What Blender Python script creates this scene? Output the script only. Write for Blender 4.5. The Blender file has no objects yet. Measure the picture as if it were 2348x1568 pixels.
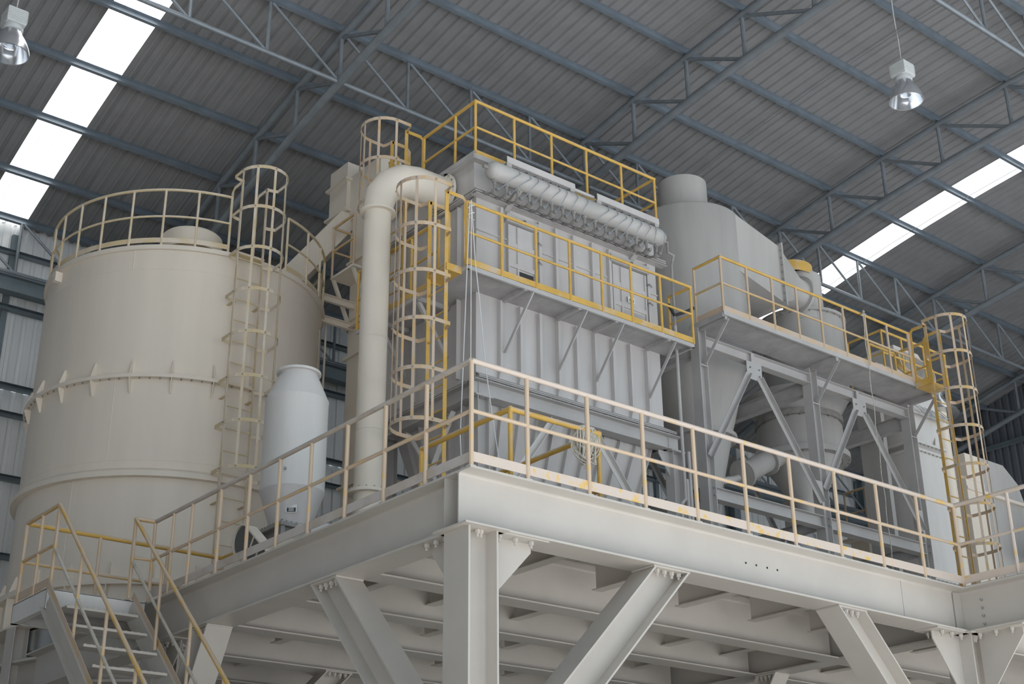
import bpy, math, random
from mathutils import Vector as V, Matrix
random.seed(7)
S = bpy.context.scene
COL = S.collection
pi = math.pi

# ------------------------------------------------------------------ camera, sky, sun, exposure
# level 0 is the top of the steel platform; the ground lies 5.85 m below it
GZ = -5.85
def set_camera():
    yaw, pitch, roll, F = 0.68206967, 0.41676404, -0.00903632, 3196.33
    f = V((math.sin(yaw)*math.cos(pitch), math.cos(yaw)*math.cos(pitch), math.sin(pitch)))
    r = V((math.cos(yaw), -math.sin(yaw), 0)); u = r.cross(f)
    r2 = r*math.cos(roll) + u*math.sin(roll); u2 = u*math.cos(roll) - r*math.sin(roll)
    cd = bpy.data.cameras.new('camera'); co = bpy.data.objects.new('camera', cd); COL.objects.link(co)
    m = Matrix((r2, u2, -f)).transposed().to_4x4(); m.translation = V((-7.51, -9.88, -4.24))
    co.matrix_world = m
    cd.sensor_width = 36; cd.lens = 36*F/2348; cd.clip_end = 500
    S.camera = co
set_camera()
w = bpy.data.worlds.new('sky'); S.world = w; w.use_nodes = True
bg = w.node_tree.nodes['Background']; bg.inputs[0].default_value = (0.70, 0.86, 1.0, 1); bg.inputs[1].default_value = 0.5
sd = bpy.data.lights.new('sun', 'SUN'); sd.energy = 9.0; sd.angle = math.radians(6); sd.color = (1.0, 0.98, 0.95)
so = bpy.data.objects.new('sun', sd); COL.objects.link(so)
so.rotation_euler = V((-0.50, 0.06, -0.86)).to_track_quat('-Z', 'Y').to_euler()
S.view_settings.view_transform = 'Standard'; S.view_settings.look = 'None'
S.view_settings.gamma = 1; S.view_settings.use_curve_mapping = False
S.view_settings.exposure = 0.47
try:
    S.cycles.max_bounces = 8; S.cycles.diffuse_bounces = 5; S.cycles.transparent_max_bounces = 8
except Exception: pass

# ------------------------------------------------------------------ materials
MATS = {}
def mat(name, col, rough=.55, metal=0.0, var=.10, scale=2.0, bump=.0, col2=None, fac=(.45, .62), dust=None, dustamt=.0, streak=False, spec=.4):
    m = bpy.data.materials.new(name); m.use_nodes = True; nt = m.node_tree; N = nt.nodes; L = nt.links
    b = N['Principled BSDF']; b.inputs['Roughness'].default_value = rough; b.inputs['Metallic'].default_value = metal
    b.inputs['Specular IOR Level'].default_value = spec
    tc = N.new('ShaderNodeTexCoord'); mp = N.new('ShaderNodeMapping'); L.new(tc.outputs['Object'], mp.inputs[0])
    if streak: mp.inputs['Scale'].default_value = (1, 1, .12)
    n = N.new('ShaderNodeTexNoise'); n.inputs['Scale'].default_value = scale; n.inputs['Detail'].default_value = 5
    n.inputs['Roughness'].default_value = .62
    L.new(mp.outputs[0], n.inputs['Vector'])
    rp = N.new('ShaderNodeValToRGB'); L.new(n.outputs[0], rp.inputs[0])
    c2 = col2 or tuple(max(0, c*(1-var*1.6)) for c in col)
    rp.color_ramp.elements[0].position = fac[0]-.12; rp.color_ramp.elements[1].position = fac[1]
    rp.color_ramp.elements[0].color = (*c2, 1); rp.color_ramp.elements[1].color = (*col, 1)
    out = rp.outputs[0]
    if dust:
        g = N.new('ShaderNodeNewGeometry'); sx = N.new('ShaderNodeSeparateXYZ'); L.new(g.outputs['Normal'], sx.inputs[0])
        n2 = N.new('ShaderNodeTexNoise'); n2.inputs['Scale'].default_value = 3.1; n2.inputs['Detail'].default_value = 6
        L.new(tc.outputs['Object'], n2.inputs['Vector'])
        a = N.new('ShaderNodeMath'); a.operation = 'MULTIPLY_ADD'; a.inputs[1].default_value = .28; L.new(sx.outputs[2], a.inputs[0]); L.new(n2.outputs[0], a.inputs[2])
        mr = N.new('ShaderNodeMapRange'); mr.inputs[1].default_value = .62-dustamt; mr.inputs[2].default_value = .78-dustamt*.8; L.new(a.outputs[0], mr.inputs[0])
        mx = N.new('ShaderNodeMix'); mx.data_type = 'RGBA'; L.new(mr.outputs[0], mx.inputs[0]); L.new(out, mx.inputs[6]); mx.inputs[7].default_value = (*dust, 1)
        out = mx.outputs[2]
    L.new(out, b.inputs['Base Color'])
    if bump:
        bp = N.new('ShaderNodeBump'); bp.inputs['Strength'].default_value = bump; bp.inputs['Distance'].default_value = .01
        n3 = N.new('ShaderNodeTexNoise'); n3.inputs['Scale'].default_value = scale*9; L.new(tc.outputs['Object'], n3.inputs['Vector'])
        L.new(n3.outputs[0], bp.inputs['Height']); L.new(bp.outputs[0], b.inputs['Normal'])
    MATS[name] = m; return m
mat('deck_steel', (.40, .365, .325), .6, var=.1, scale=2)
mat('cream_steel', (.525, .485, .435), .34, var=.05, scale=1.3, bump=.05)
mat('cream_vessel', (.80, .71, .60), .45, var=.06, scale=1.1, bump=.04, streak=True)
mat('pale_vessel', (.71, .68, .645), .42, var=.08, scale=1.6, streak=True)
mat('beige_duct', (.79, .71, .60), .5, var=.07, scale=1.4, streak=True)
mat('grey_filter', (.60, .565, .54), .42, var=.10, scale=1.5, bump=.05, streak=True)
mat('grey_vessel', (.50, .475, .445), .5, var=.12, scale=1.2, streak=True)
mat('grey_frame', (.50, .475, .455), .42, var=.08, scale=1.5)
mat('soffit_grey', (.47, .45, .435), .6, var=.15, scale=2.5)
mat('dull_fitting', (.34, .325, .30), .6, var=.2, scale=8)
mat('yellow_paint', (.70, .43, .10), .45, var=.10, scale=4, dust=(.60, .47, .34), dustamt=.12)
mat('faded_yellow', (.66, .44, .18), .55, var=.10, scale=4, dust=(.58, .46, .36), dustamt=.30)
mat('chipped_yellow', (.62, .52, .44), .55, scale=5, col2=(.70, .46, .14), fac=(.49, .44))
mat('peach_post', (.60, .46, .33), .6, scale=5, col2=(.68, .45, .17), fac=(.50, .44))
mat('dusty_rail', (.50, .425, .35), .7, var=.10, scale=5, dust=(.55, .50, .46), dustamt=.25)
mat('worn_grey_rail', (.60, .55, .47), .6, var=.15, scale=6)
mat('pale_yellow', (.70, .56, .34), .55, var=.08, scale=4, dust=(.72, .63, .52), dustamt=.24)
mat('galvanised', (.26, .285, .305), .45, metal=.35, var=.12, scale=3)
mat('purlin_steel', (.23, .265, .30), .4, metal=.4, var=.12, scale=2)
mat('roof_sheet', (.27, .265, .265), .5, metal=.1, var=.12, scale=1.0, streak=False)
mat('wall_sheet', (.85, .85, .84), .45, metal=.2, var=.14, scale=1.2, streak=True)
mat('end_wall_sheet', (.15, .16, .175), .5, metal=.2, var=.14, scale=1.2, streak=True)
mat('girt_steel', (.22, .26, .28), .5, metal=.3, var=.1)
mat('bolt_steel', (.38, .38, .37), .4, metal=.6, var=.1)
mat('black_hole', (.02, .02, .02), .8)
mat('dark_rubber', (.05, .05, .05), .6)
mat('shed_floor', (.60, .55, .47), .8, var=.15, scale=.6, bump=.1)
mat('concrete', (.66, .69, .73), .85, var=.15, scale=.6, bump=.1)
mat('rope_fibre', (.62, .57, .48), .9, var=.2, scale=30)
mat('white_cord', (.72, .72, .70), .8, var=.05)
mat('cable_grey', (.30, .33, .36), .6)
mat('lamp_body', (.55, .56, .55), .5, var=.05)
mat('lamp_metal', (.75, .77, .80), .18, metal=.9, var=.03)
mat('foil', (.72, .73, .75), .25, metal=.9, var=.2, scale=14, bump=.9)
mat('plate_white', (.75, .75, .73), .5, var=.02)
mat('plate_black', (.05, .05, .05), .5)
mat('green_paint', (.10, .45, .20), .5)
mat('bright_metal', (.62, .63, .64), .25, metal=.8, var=.1, scale=3)
mat('mesh_dark', (.16, .16, .155), .7, var=.3, scale=60)
def translucent(name, col):
    m = bpy.data.materials.new(name); m.use_nodes = True; nt = m.node_tree; N = nt.nodes; L = nt.links
    N.remove(N['Principled BSDF']); t = N.new('ShaderNodeBsdfTranslucent'); t.inputs[0].default_value = (*col, 1)
    tr = N.new('ShaderNodeBsdfTransparent'); tr.inputs[0].default_value = (1, 1, 1, 1)
    mx = N.new('ShaderNodeMixShader'); mx.inputs[0].default_value = .2
    nz = N.new('ShaderNodeTexNoise'); nz.inputs['Scale'].default_value = 1.5
    rp = N.new('ShaderNodeValToRGB'); rp.color_ramp.elements[0].color = (*[c*.93 for c in col], 1); rp.color_ramp.elements[1].color = (*col, 1)
    L.new(nz.outputs[0], rp.inputs[0]); L.new(rp.outputs[0], t.inputs[0])
    L.new(t.outputs[0], mx.inputs[1]); L.new(tr.outputs[0], mx.inputs[2]); L.new(mx.outputs[0], N['Material Output'].inputs[0])
    MATS[name] = m
translucent('skylight_sheet', (.97, .98, .97))
def glassy(name):
    m = bpy.data.materials.new(name); m.use_nodes = True; b = m.node_tree.nodes['Principled BSDF']
    b.inputs['Base Color'].default_value = (.85, .88, .92, 1); b.inputs['Roughness'].default_value = .08; b.inputs['Transmission Weight'].default_value = .85
    b.inputs['IOR'].default_value = 1.2; MATS[name] = m
glassy('lamp_glass')

# ------------------------------------------------------------------ mesh helpers
OFF = {}
class MB:
    def __init__(s): s.v = []; s.f = []
    def add(s, vs, fs):
        o = len(s.v); s.v += [tuple(p) for p in vs]; s.f += [tuple(i+o for i in f) for f in fs]; return s
    def box(s, x0, x1, y0, y1, z0, z1):
        return s.add([(x0,y0,z0),(x1,y0,z0),(x1,y1,z0),(x0,y1,z0),(x0,y0,z1),(x1,y0,z1),(x1,y1,z1),(x0,y1,z1)],
            [(0,3,2,1),(4,5,6,7),(0,1,5,4),(1,2,6,5),(2,3,7,6),(3,0,4,7)])
    def prism(s, poly, p0, p1, up=(0,0,1)):
        p0 = V(p0); p1 = V(p1); d = (p1-p0).normalized(); a = d.cross(V(up)).normalized(); b = a.cross(d).normalized(); n = len(poly)
        vs = [p0+a*x+b*y for x, y in poly] + [p1+a*x+b*y for x, y in poly]
        fs = [(i, (i+1) % n, n+(i+1) % n, n+i) for i in range(n)] + [tuple(range(n-1, -1, -1)), tuple(range(n, 2*n))]
        return s.add(vs, fs)
    def bar(s, p0, p1, w, h, up=(0,0,1)):
        return s.prism([(-w/2,-h/2),(w/2,-h/2),(w/2,h/2),(-w/2,h/2)], p0, p1, up)
    def plate(s, pts, t):           # planar polygon with thickness t along its normal
        P = [V(p) for p in pts]; nrm = (P[1]-P[0]).cross(P[2]-P[1]).normalized()*t/2; n = len(P)
        return s.add([p-nrm for p in P]+[p+nrm for p in P], [(i,(i+1)%n,n+(i+1)%n,n+i) for i in range(n)]+[tuple(range(n-1,-1,-1)),tuple(range(n,2*n))])
    def tube(s, pts, r, n=8, closed=False, caps=True, inner=None):
        P = [V(p) for p in pts]; m = len(P); rs = r if isinstance(r, (list, tuple)) else [r]*m
        if not closed and m > 2:
            for i in range(1, m-1):
                d0 = (P[i]-P[i-1]).normalized(); d1 = (P[i+1]-P[i]).normalized()
                if d0.dot(d1) < .82:
                    s.tube(P[:i]+[P[i]+d0*rs[i]*.6], list(rs[:i+1]), n, False, caps)
                    return s.tube([P[i]-d1*rs[i]*.6]+P[i+1:], list(rs[i:]), n, False, caps)
        vs = []; fs = []; a = None
        for i in range(m):
            if closed: t = P[(i+1) % m]-P[i-1]
            else: t = P[min(i+1, m-1)]-P[max(i-1, 0)]
            t.normalize()
            if a is None:
                a = t.cross(V((0,0,1)))
                if a.length < 1e-3: a = t.cross(V((1,0,0)))
            a = (a - t*a.dot(t)).normalized(); b = t.cross(a)
            vs += [P[i] + (a*math.cos(2*pi*j/n) + b*math.sin(2*pi*j/n))*rs[i] for j in range(n)]
        for i in range(m if closed else m-1):
            k2 = (i+1) % m
            fs += [(i*n+j, i*n+(j+1) % n, k2*n+(j+1) % n, k2*n+j) for j in range(n)]
        if caps and not closed: fs += [tuple(range(n-1,-1,-1)), tuple(range((m-1)*n, m*n))]
        return s.add(vs, fs)
    def lathe(s, prof, c=(0,0,0), n=32, axis='z', close=False, capb=False, capt=False):
        m = len(prof); vs = []; fs = []
        for j in range(n):
            A = 2*pi*j/n
            for rr, z in prof:
                q = (rr*math.cos(A), rr*math.sin(A), z)
                if axis == 'x': q = (q[2], q[0], q[1])
                if axis == 'y': q = (q[1], q[2], q[0])
                vs.append((c[0]+q[0], c[1]+q[1], c[2]+q[2]))
        for j in range(n):
            k = (j+1) % n
            for i in range(m if close else m-1):
                i2 = (i+1) % m
                fs.append((j*m+i, k*m+i, k*m+i2, j*m+i2))
        if capb: fs.append(tuple(j*m for j in range(n-1,-1,-1)))
        if capt: fs.append(tuple(j*m+m-1 for j in range(n)))
        return s.add(vs, fs)
    def sweep(s, pts, poly, up=(0,0,1), closed=False):
        P = [V(p) for p in pts]; m = len(P); n = len(poly); vs = []; fs = []; up = V(up)
        for i in range(m):
            t = (P[(i+1) % m]-P[i-1]) if closed else P[min(i+1,m-1)]-P[max(i-1,0)]
            t.normalize(); a = t.cross(up).normalized(); b = a.cross(t)
            k = 1.0
            if closed or 0 < i < m-1:
                d0 = (P[i]-P[i-1]).normalized(); d1 = (P[(i+1) % m]-P[i]).normalized(); k = 1/max(.4, math.sqrt(max(.01,(1+d0.dot(d1))/2)))
            vs += [P[i]+a*x*k+b*y for x, y in poly]
        for i in range(m if closed else m-1):
            k2 = (i+1) % m
            fs += [(i*n+j, i*n+(j+1) % n, k2*n+(j+1) % n, k2*n+j) for j in range(n)]
        if not closed: fs += [tuple(range(n-1,-1,-1)), tuple(range((m-1)*n, m*n))]
        return s.add(vs, fs)
    def ibeam(s, p0, p1, h, b, tf=.02, tw=.013, up=(0,0,1), fl=.032):
        H = h/2; B = b/2; w = tw/2; t = H-tf
        K = (0, 22.5, 45, 67.5, 90) if fl > .01 else (0, 90)
        def fil(sx, sz, rev):      # root fillet between web and flange
            o = [(sx*(w+fl-fl*math.sin(math.radians(a))), sz*(t-fl+fl*math.cos(math.radians(a)))) for a in K]
            return o[::-1] if rev else o
        q = [(-B,-H),(B,-H),(B,-t)]+fil(1,-1,False)+fil(1,1,True)+[(B,t),(B,H),(-B,H),(-B,t)]+fil(-1,1,False)+fil(-1,-1,True)+[(-B,-t)]
        return s.prism(q, p0, p1, up)
    def channel(s, p0, p1, h, b, t=.01, up=(0,0,1), side=1):
        H = h/2; q = [(0,-H),(side*b,-H),(side*b,-H+t),(side*t,-H+t),(side*t,H-t),(side*b,H-t),(side*b,H),(0,H)]
        if side < 0: q = q[::-1]
        return s.prism(q, p0, p1, up)
    def angle(s, p0, p1, a, t=.008, up=(0,0,1)):
        return s.prism([(0,0),(a,0),(a,t),(t,t),(t,a),(0,a)], p0, p1, up)
    def mesh(s, name, m, smooth=False, off=V((0,0,0))):
        me = bpy.data.meshes.new(name)
        o = off; me.from_pydata([(a-o.x, b-o.y, c-o.z) for a, b, c in s.v], [], s.f)
        me.materials.append(MATS[m])
        if smooth:
            me.shade_smooth(); me.set_sharp_from_angle(angle=math.radians(38))
        me.validate(); me.update(); return me
    def build(s, name, m, parent=None, smooth=False, kind=None, label=None):
        off = OFF.get(parent.name, V((0,0,0))) if parent else V((0,0,0))
        o = bpy.data.objects.new(name, s.mesh(name, m, smooth, off)); COL.objects.link(o)
        if parent: o.parent = parent; OFF[o.name] = off
        if kind: o['kind'] = kind
        if label: o['label'] = label
        return o
def thing(name, label, cat, loc=(0,0,0), group=None):
    o = bpy.data.objects.new(name, None); COL.objects.link(o); o.location = loc; o.empty_display_size = .2
    o['label'] = label; o['category'] = cat; o['kind'] = 'thing'; OFF[o.name] = V(loc)
    if group: o['group'] = group
    return o
def tag(o, label, cat, group=None):
    o['label'] = label; o['category'] = cat
    if group: o['group'] = group
    return o
def struct(name, mb, m, smooth=False, label=None):
    o = mb.build(name, m, None, smooth); o['kind'] = 'structure'; OFF[o.name] = V((0,0,0))
    if label: o['label'] = label
    return o
def put(me, name, parent, loc, rot=None, scale=None):
    o = bpy.data.objects.new(name, me); COL.objects.link(o); o.parent = parent
    o.location = V(loc)-OFF.get(parent.name, V((0,0,0)))
    if rot is not None: o.rotation_euler = rot
    if scale is not None: o.scale = scale
    OFF[o.name] = V(loc)
    return o
# shared little meshes
def bolt_mesh(r, h, m='cream_steel'):
    b = MB(); b.lathe([(r, 0), (r, h*.55)], n=6, capb=True, capt=True); b.lathe([(r*.55, h*.55), (r*.55, h)], n=6, capt=True)
    return b.mesh('bolt', m)
BOLT = bolt_mesh(.027, .07); BOLT_G = bolt_mesh(.016, .03, 'bolt_steel')

# ------------------------------------------------------------------ the shed: ground, walls, arched roof
RYC, RR, RZC = 0.5, 49.5, -36.32
def rz(y, off=0.0): return RZC + math.sqrt((RR-off)**2 - (y-RYC)**2)
g = MB(); g.box(-60, 60, -4.3, 40, GZ-.3, GZ); struct('floor', g, 'shed_floor')
g = MB(); g.box(-60, 60, -70, -4.3, GZ-.3, GZ-.01); struct('floor_yard', g, 'concrete')
PURL = [17.0, 15.75, 14.2, 12.65, 11.05, 9.43, 7.85, 6.27, 4.72, 2.98, 1.43, -.2, -1.8, -3.4]
ceil = bpy.data.objects.new('ceiling', None); COL.objects.link(ceil); ceil['kind'] = 'structure'; OFF[ceil.name] = V((0,0,0))
SW = 18.41/24
def sheet_mesh(wd, ribs, m, lift=0.0):
    xs = []
    p = wd/ribs
    for i in range(ribs):
        x0 = i*p; xs += [(x0, 0), (x0+p*.38, 0), (x0+p*.46, .006), (x0+p*.54, .006), (x0+p*.62, 0), (x0+p*.70, 0), (x0+p*.78, .033), (x0+p*.90, .033)]
    xs.append((wd, 0)); n = len(xs)
    ys = [17.55 - i*(17.55+4.2)/24 for i in range(25)]
    vs = []; fs = []
    for y in ys:
        z = rz(y); ny = (y-RYC)/RR
        vs += [(x, y+ny*(h+lift), z+h+lift) for x, h in xs]
    for i in range(24):
        fs += [(i*n+j, i*n+j+1, (i+1)*n+j+1, (i+1)*n+j) for j in range(n-1)]
    b = MB(); b.add(vs, fs); return b.mesh('roof_sheet', m)
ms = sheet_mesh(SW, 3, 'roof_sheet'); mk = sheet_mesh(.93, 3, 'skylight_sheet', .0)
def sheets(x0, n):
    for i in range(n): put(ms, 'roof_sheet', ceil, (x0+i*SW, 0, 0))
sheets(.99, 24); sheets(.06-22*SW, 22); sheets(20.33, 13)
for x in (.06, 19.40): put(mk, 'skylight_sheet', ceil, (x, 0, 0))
b = MB(); H = .09
b.prism([(-.035,-H),(.035,-H),(.035,-H+.006),(-.029,-H+.006),(-.029,H-.006),(.035,H-.006),(.035,H),(-.035,H)], (-16.8, 0, 0), (30.2, 0, 0))
b.box(-16.8, 30.2, .037, .062, -.02, .03)
mp_ = b.mesh('purlin', 'purlin_steel')
for y in PURL: put(mp_, 'purlin', ceil, (0, y, rz(y)-.10), (-(y-RYC)/RR, 0, 0))
for x in (7.1, 13.4, 19.9):
    b = MB(); ys = [16.9-i*1.4 for i in range(15)]
    b.tube([(x, y, rz(y)-.16) for y in ys], .008, 5); b.build('sag_rod', 'galvanised', ceil)
def arch_truss(x, label):
    t = thing('roof_truss', label, 'roof truss', (x, 17.0, rz(17)-.9), 'arched roof trusses')
    ys = [17.0-i*.9 for i in range(24)]
    MB().tube([(x, y, rz(y)-.27) for y in ys], .075, 10).build('top_chord', 'galvanised', t, True)
    D = 1.3
    MB().tube([(x, y, rz(y, D)) for y in ys], .085, 10).build('bottom_chord', 'galvanised', t, True)
    for i, y in enumerate(PURL[1:12]):
        MB().tube([(x, y, rz(y)-.27), (x, y, rz(y, D))], .045, 8).build('web_post', 'galvanised', t, True)
        y2 = PURL[i+2]
        MB().tube([(x, y, rz(y)-.29), (x, y2, rz(y2, D))], .042, 8).build('web_diagonal', 'galvanised', t, True)
    return t
for x, l in ((4.0, 'arched tubular roof truss passing above the tank and roof ladder cage'), (10.25, 'dark arched roof truss behind the yellow railing on top of the dust collector'),
             (16.65, 'arched tubular roof truss between the hanging lamp and the right skylight strip'), (22.9, 'arched roof truss to the right of the right skylight strip'),
             (29.2, 'farthest dark arched roof truss against the end wall')): arch_truss(x, l)
def long_truss(y, x0, n, label, m='galvanised', depth=1.3, ch=.05):
    t = thing('longitudinal_truss', label, 'roof truss', (x0, y, rz(y, depth)), 'roof trusses running along the shed')
    zb = rz(y, depth); zt = rz(y)-.2; p = 6.27/4
    x1 = x0+n*p
    MB().tube([(x0, y, zb), (x1, y, zb)], ch, 10).build('bottom_chord', m, t, True)
    for i in range(n):
        x = x0+i*p
        if (x-4.0) % 6.27 > .3: MB().tube([(x, y, zt), (x, y, zb)], .035, 8).build('web_post', m, t, True)
        MB().tube([(x+.05, y, zt), (x+p, y, zb)], .03, 8).build('web_diagonal', m, t, True)
long_truss(9.43, 4.0-6.27, 20, 'roof truss running lengthways behind the yellow roof railing')
long_truss(1.43, 4.0, 16, 'roof truss running lengthways at the top right corner')
long_truss(16.95, 4.0-6.27, 20, 'tubular truss along the top of the ribbed back wall')
# back wall
wall = bpy.data.objects.new('wall_back', None); COL.objects.link(wall); wall['kind'] = 'structure'; OFF[wall.name] = V((0,0,0))
def wall_sheet_mesh(wd, ribs, z0, z1, m, rib=.045):
    xs = []; p = wd/ribs
    for i in range(ribs):
        x0 = i*p; xs += [(x0, 0), (x0+p*.55, 0), (x0+p*.63, rib), (x0+p*.92, rib)]
    xs.append((wd, 0)); n = len(xs); b = MB()
    b.add([(x, d, z) for z in (z0, z1) for x, d in xs], [(j, j+1, n+j+1, n+j) for j in range(n-1)]); return b.mesh('wall_sheet', m)
WB = 17.25
for z0, z1, dy in ((GZ, 1.9, 0.), (1.95, 6.0, .0), (6.02, 6.55, .06), (6.57, 10.35, 0.)):
    mw = wall_sheet_mesh(SW, 3, z0, z1, 'wall_sheet')
    for i in range(-23, 39): put(mw, 'wall_sheet', wall, (i*SW+.35, WB+dy, 0))
for z, h in ((9.55, .10), (8.28, .12), (6.57, .12), (5.98, .10), (4.65, .12), (3.07, .12), (1.5, .12), (0, .12), (-2, .12), (-4, .12)):
    b = MB(); b.channel((-17, WB-.03, z), (30, WB-.03, z), h, .12, .006, side=1); b.build('wall_girt', 'girt_steel', wall)
for i, x in enumerate((-8.5, -2.25, 4.0, 10.25, 16.65, 22.9, 29.2)):
    MB().ibeam((x-.15, WB-.25, GZ), (x-.15, WB-.25, 10.1), .3, .25, .014, .01, up=(0,1,0), fl=.005).build('wall_column', 'girt_steel', wall)
for x in (.85, 2.4, 7.1, 13.4, 19.8):
    MB().channel((x, WB-.06, GZ), (x, WB-.06, 10.0), .12, .1, .008, up=(1,0,0)).build('wall_post', 'girt_steel', wall)
t = thing('crane_girder', 'dark grey steel girder running along the ribbed back wall behind the tank', 'girder', (8, 16.8, 8.46))
MB().ibeam((-12, 16.8, 8.63), (29.5, 16.8, 8.63), .36, .26, .02, .012).build('girder_section', 'girt_steel', t)
# end wall (far right)
wend = bpy.data.objects.new('wall_right', None); COL.objects.link(wend); wend['kind'] = 'structure'; OFF[wend.name] = V((0,0,0))
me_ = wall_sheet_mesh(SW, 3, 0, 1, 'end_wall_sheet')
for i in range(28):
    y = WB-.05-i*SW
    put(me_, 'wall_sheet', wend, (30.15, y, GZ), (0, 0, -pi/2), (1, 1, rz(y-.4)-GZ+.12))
for z in (10.2, 8.3, 6.5, 4.6, 2.5, 0, -3):
    b = MB(); b.channel((30.05, 17, z), (30.05, -4.1, z), .14, .1, .006); b.build('wall_girt', 'girt_steel', wend)

# unseen left wall, added to block light and darken left-facing sides
wl = bpy.data.objects.new('added_wall_left', None); COL.objects.link(wl); wl['kind'] = 'structure'; OFF[wl.name] = V((0,0,0))
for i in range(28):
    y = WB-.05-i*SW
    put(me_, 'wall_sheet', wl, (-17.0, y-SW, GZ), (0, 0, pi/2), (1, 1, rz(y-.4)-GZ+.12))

# hanging high-bay lamps
def high_bay(x, y, z, label, s=1.0):
    t = thing('high_bay_lamp', label, 'lamp', (x, y, z), 'hanging high-bay lamps')
    MB().lathe([(.12*s, .20*s), (.15*s, .12*s), (.21*s, .02*s), (.255*s, -.10*s), (.265*s, -.17*s), (.25*s, -.17*s), (.20*s, .02*s), (.11*s, .19*s)], (x, y, z), 32).build('lamp_shade', 'lamp_metal', t, True)
    MB().lathe([(.06*s, .14*s), (.085*s, .05*s), (.08*s, -.06*s), (.0, -.10*s)], (x, y, z), 16).build('bulb', 'lamp_glass', t, True)
    h = MB(); h.lathe([(.0, .27*s), (.12*s, .27*s), (.135*s, .25*s), (.135*s, .20*s), (0, .20*s)], (x, y, z), 24); h.build('collar', 'lamp_body', t, True)
    h = MB(); h.box(x-.13*s, x+.13*s, y-.13*s, y+.13*s, z+.27*s, z+.50*s); hb = h.build('ballast_housing', 'lamp_body', t)
    h = MB()
    for i in range(7): h.box(x-.14*s, x+.14*s, y-.14*s, y+.14*s, z+(.30+.028*i)*s, z+(.308+.028*i)*s)
    h.build('cooling_fins', 'lamp_body', hb, kind='stuff')
    h = MB(); h.tube([(x, y, z+.5*s), (x, y, z+.58*s)], .02*s, 8); h.build('hook', 'bolt_steel', t)
    h = MB(); h.tube([(x, y, z+.56*s), (x, y, rz(y)-.1)], .006, 5); h.build('hanging_chain', 'bolt_steel', t)
    h = MB(); h.tube([(x+.02*math.sin(k*1.1), y, z+.5*s+k*.25) for k in range(int((rz(y)-z-.5)/.25))], .005, 5); h.build('lamp_cable', 'white_cord', t)
high_bay(9.69, 1.0, 8.72, 'high-bay lamp hanging on a chain at the upper right', 1.05)
high_bay(-2.72, 7.2, 7.65, 'high-bay lamp cut by the left edge beside the left skylight', 1.05)

# ------------------------------------------------------------------ steel platform
def nuts(parent, pts, me=BOLT, flip=True):
    for p in pts: put(me, 'bolt', parent, p, (pi, 0, 0) if flip else None)
def gusset(parent, pts, t=.016, m='cream_steel'): MB().plate(pts, t).build('gusset_plate', m, parent)
ZB = -.57
t = thing('platform_beam', 'long cream I-beam along the front edge of the platform', 'beam', (0, .19, -.57))
MB().ibeam((.0, .19, -.285), (7.795, .19, -.285), .57, .38, .022, .014).build('i_section', 'cream_steel', t, True)
MB().box(6.746, 6.754, .178, .184, -.548, -.022).build('splice_seam', 'soffit_grey', t)
h = MB()
for x in (3.95, 4.12, 4.30, 4.47): h.lathe([(.012, 0), (.012, .004)], (x, .178, -.27), 8, axis='y', capb=True)
h.build('bolt_holes', 'black_hole', t, kind='stuff')
t = thing('platform_beam', 'cream I-beam along the left edge of the platform above the stairs', 'beam', (.19, .4, -.57))
MB().ibeam((.19, .385, -.285), (.19, 6.86, -.285), .57, .38, .022, .014).build('i_section', 'cream_steel', t, True)
MB().box(.012, .183, .42, .432, -.548, -.022).build('web_stiffener', 'cream_steel', t)
t = thing('platform_beam', 'cream I-beam of the projecting platform wing at the right edge', 'beam', (7.99, -3, -.57))
MB().ibeam((7.99, .38, -.285), (7.99, -6.0, -.285), .57, .38, .022, .014).build('i_section', 'cream_steel', t, True)
MB().box(7.82, 7.98, .18, .195, -.545, -.025).build('end_plate', 'cream_steel', t)
nuts(t, [(7.97, -.12, -.15-.1*k) for k in range(4)], BOLT_G)
t = thing('platform_beam', 'cream I-beam running back under the middle of the platform', 'beam', (7.99, 5, -.57))
MB().ibeam((7.99, .385, -.285), (7.99, 11, -.285), .57, .34, .02, .013).build('i_section', 'cream_steel', t, True)
t = thing('platform_beam', 'cream I-beam at the far left underside of the platform', 'beam', (.19, 9, -.57))
MB().ibeam((.19, 6.88, -.285), (.19, 11, -.285), .57, .34, .02, .013).build('i_section', 'cream_steel', t, True)
for k, (y, lb) in enumerate(((2.2, 'first cream floor beam behind the front beam, under the platform'), (3.68, 'second cream floor beam under the platform'), (5.25, 'third cream floor beam under the platform'), (6.95, 'fourth cream floor beam under the platform'), (8.5, 'fifth and rearmost cream floor beam under the platform'))):
    t = thing('floor_beam', lb, 'beam', (4, y, -.57), 'floor beams under the platform')
    MB().ibeam((.385, y, -.285), (7.815, y, -.285), .57, .30, .018, .012).build('i_section', 'cream_steel', t, True)
for k, (y, lb) in enumerate(((.6, 'cream floor beam under the right half of the platform nearest the camera'), (2.2, 'second cream floor beam under the right half of the platform'), (3.68, 'third cream floor beam under the right half of the platform'), (5.25, 'fourth cream floor beam under the right half of the platform'))):
    t = thing('floor_beam', lb, 'beam', (12, y, -.57), 'floor beams under the platform')
    MB().ibeam((8.165, y, -.285), (17.5, y, -.285), .57, .30, .018, .012).build('i_section', 'cream_steel', t, True)
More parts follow.
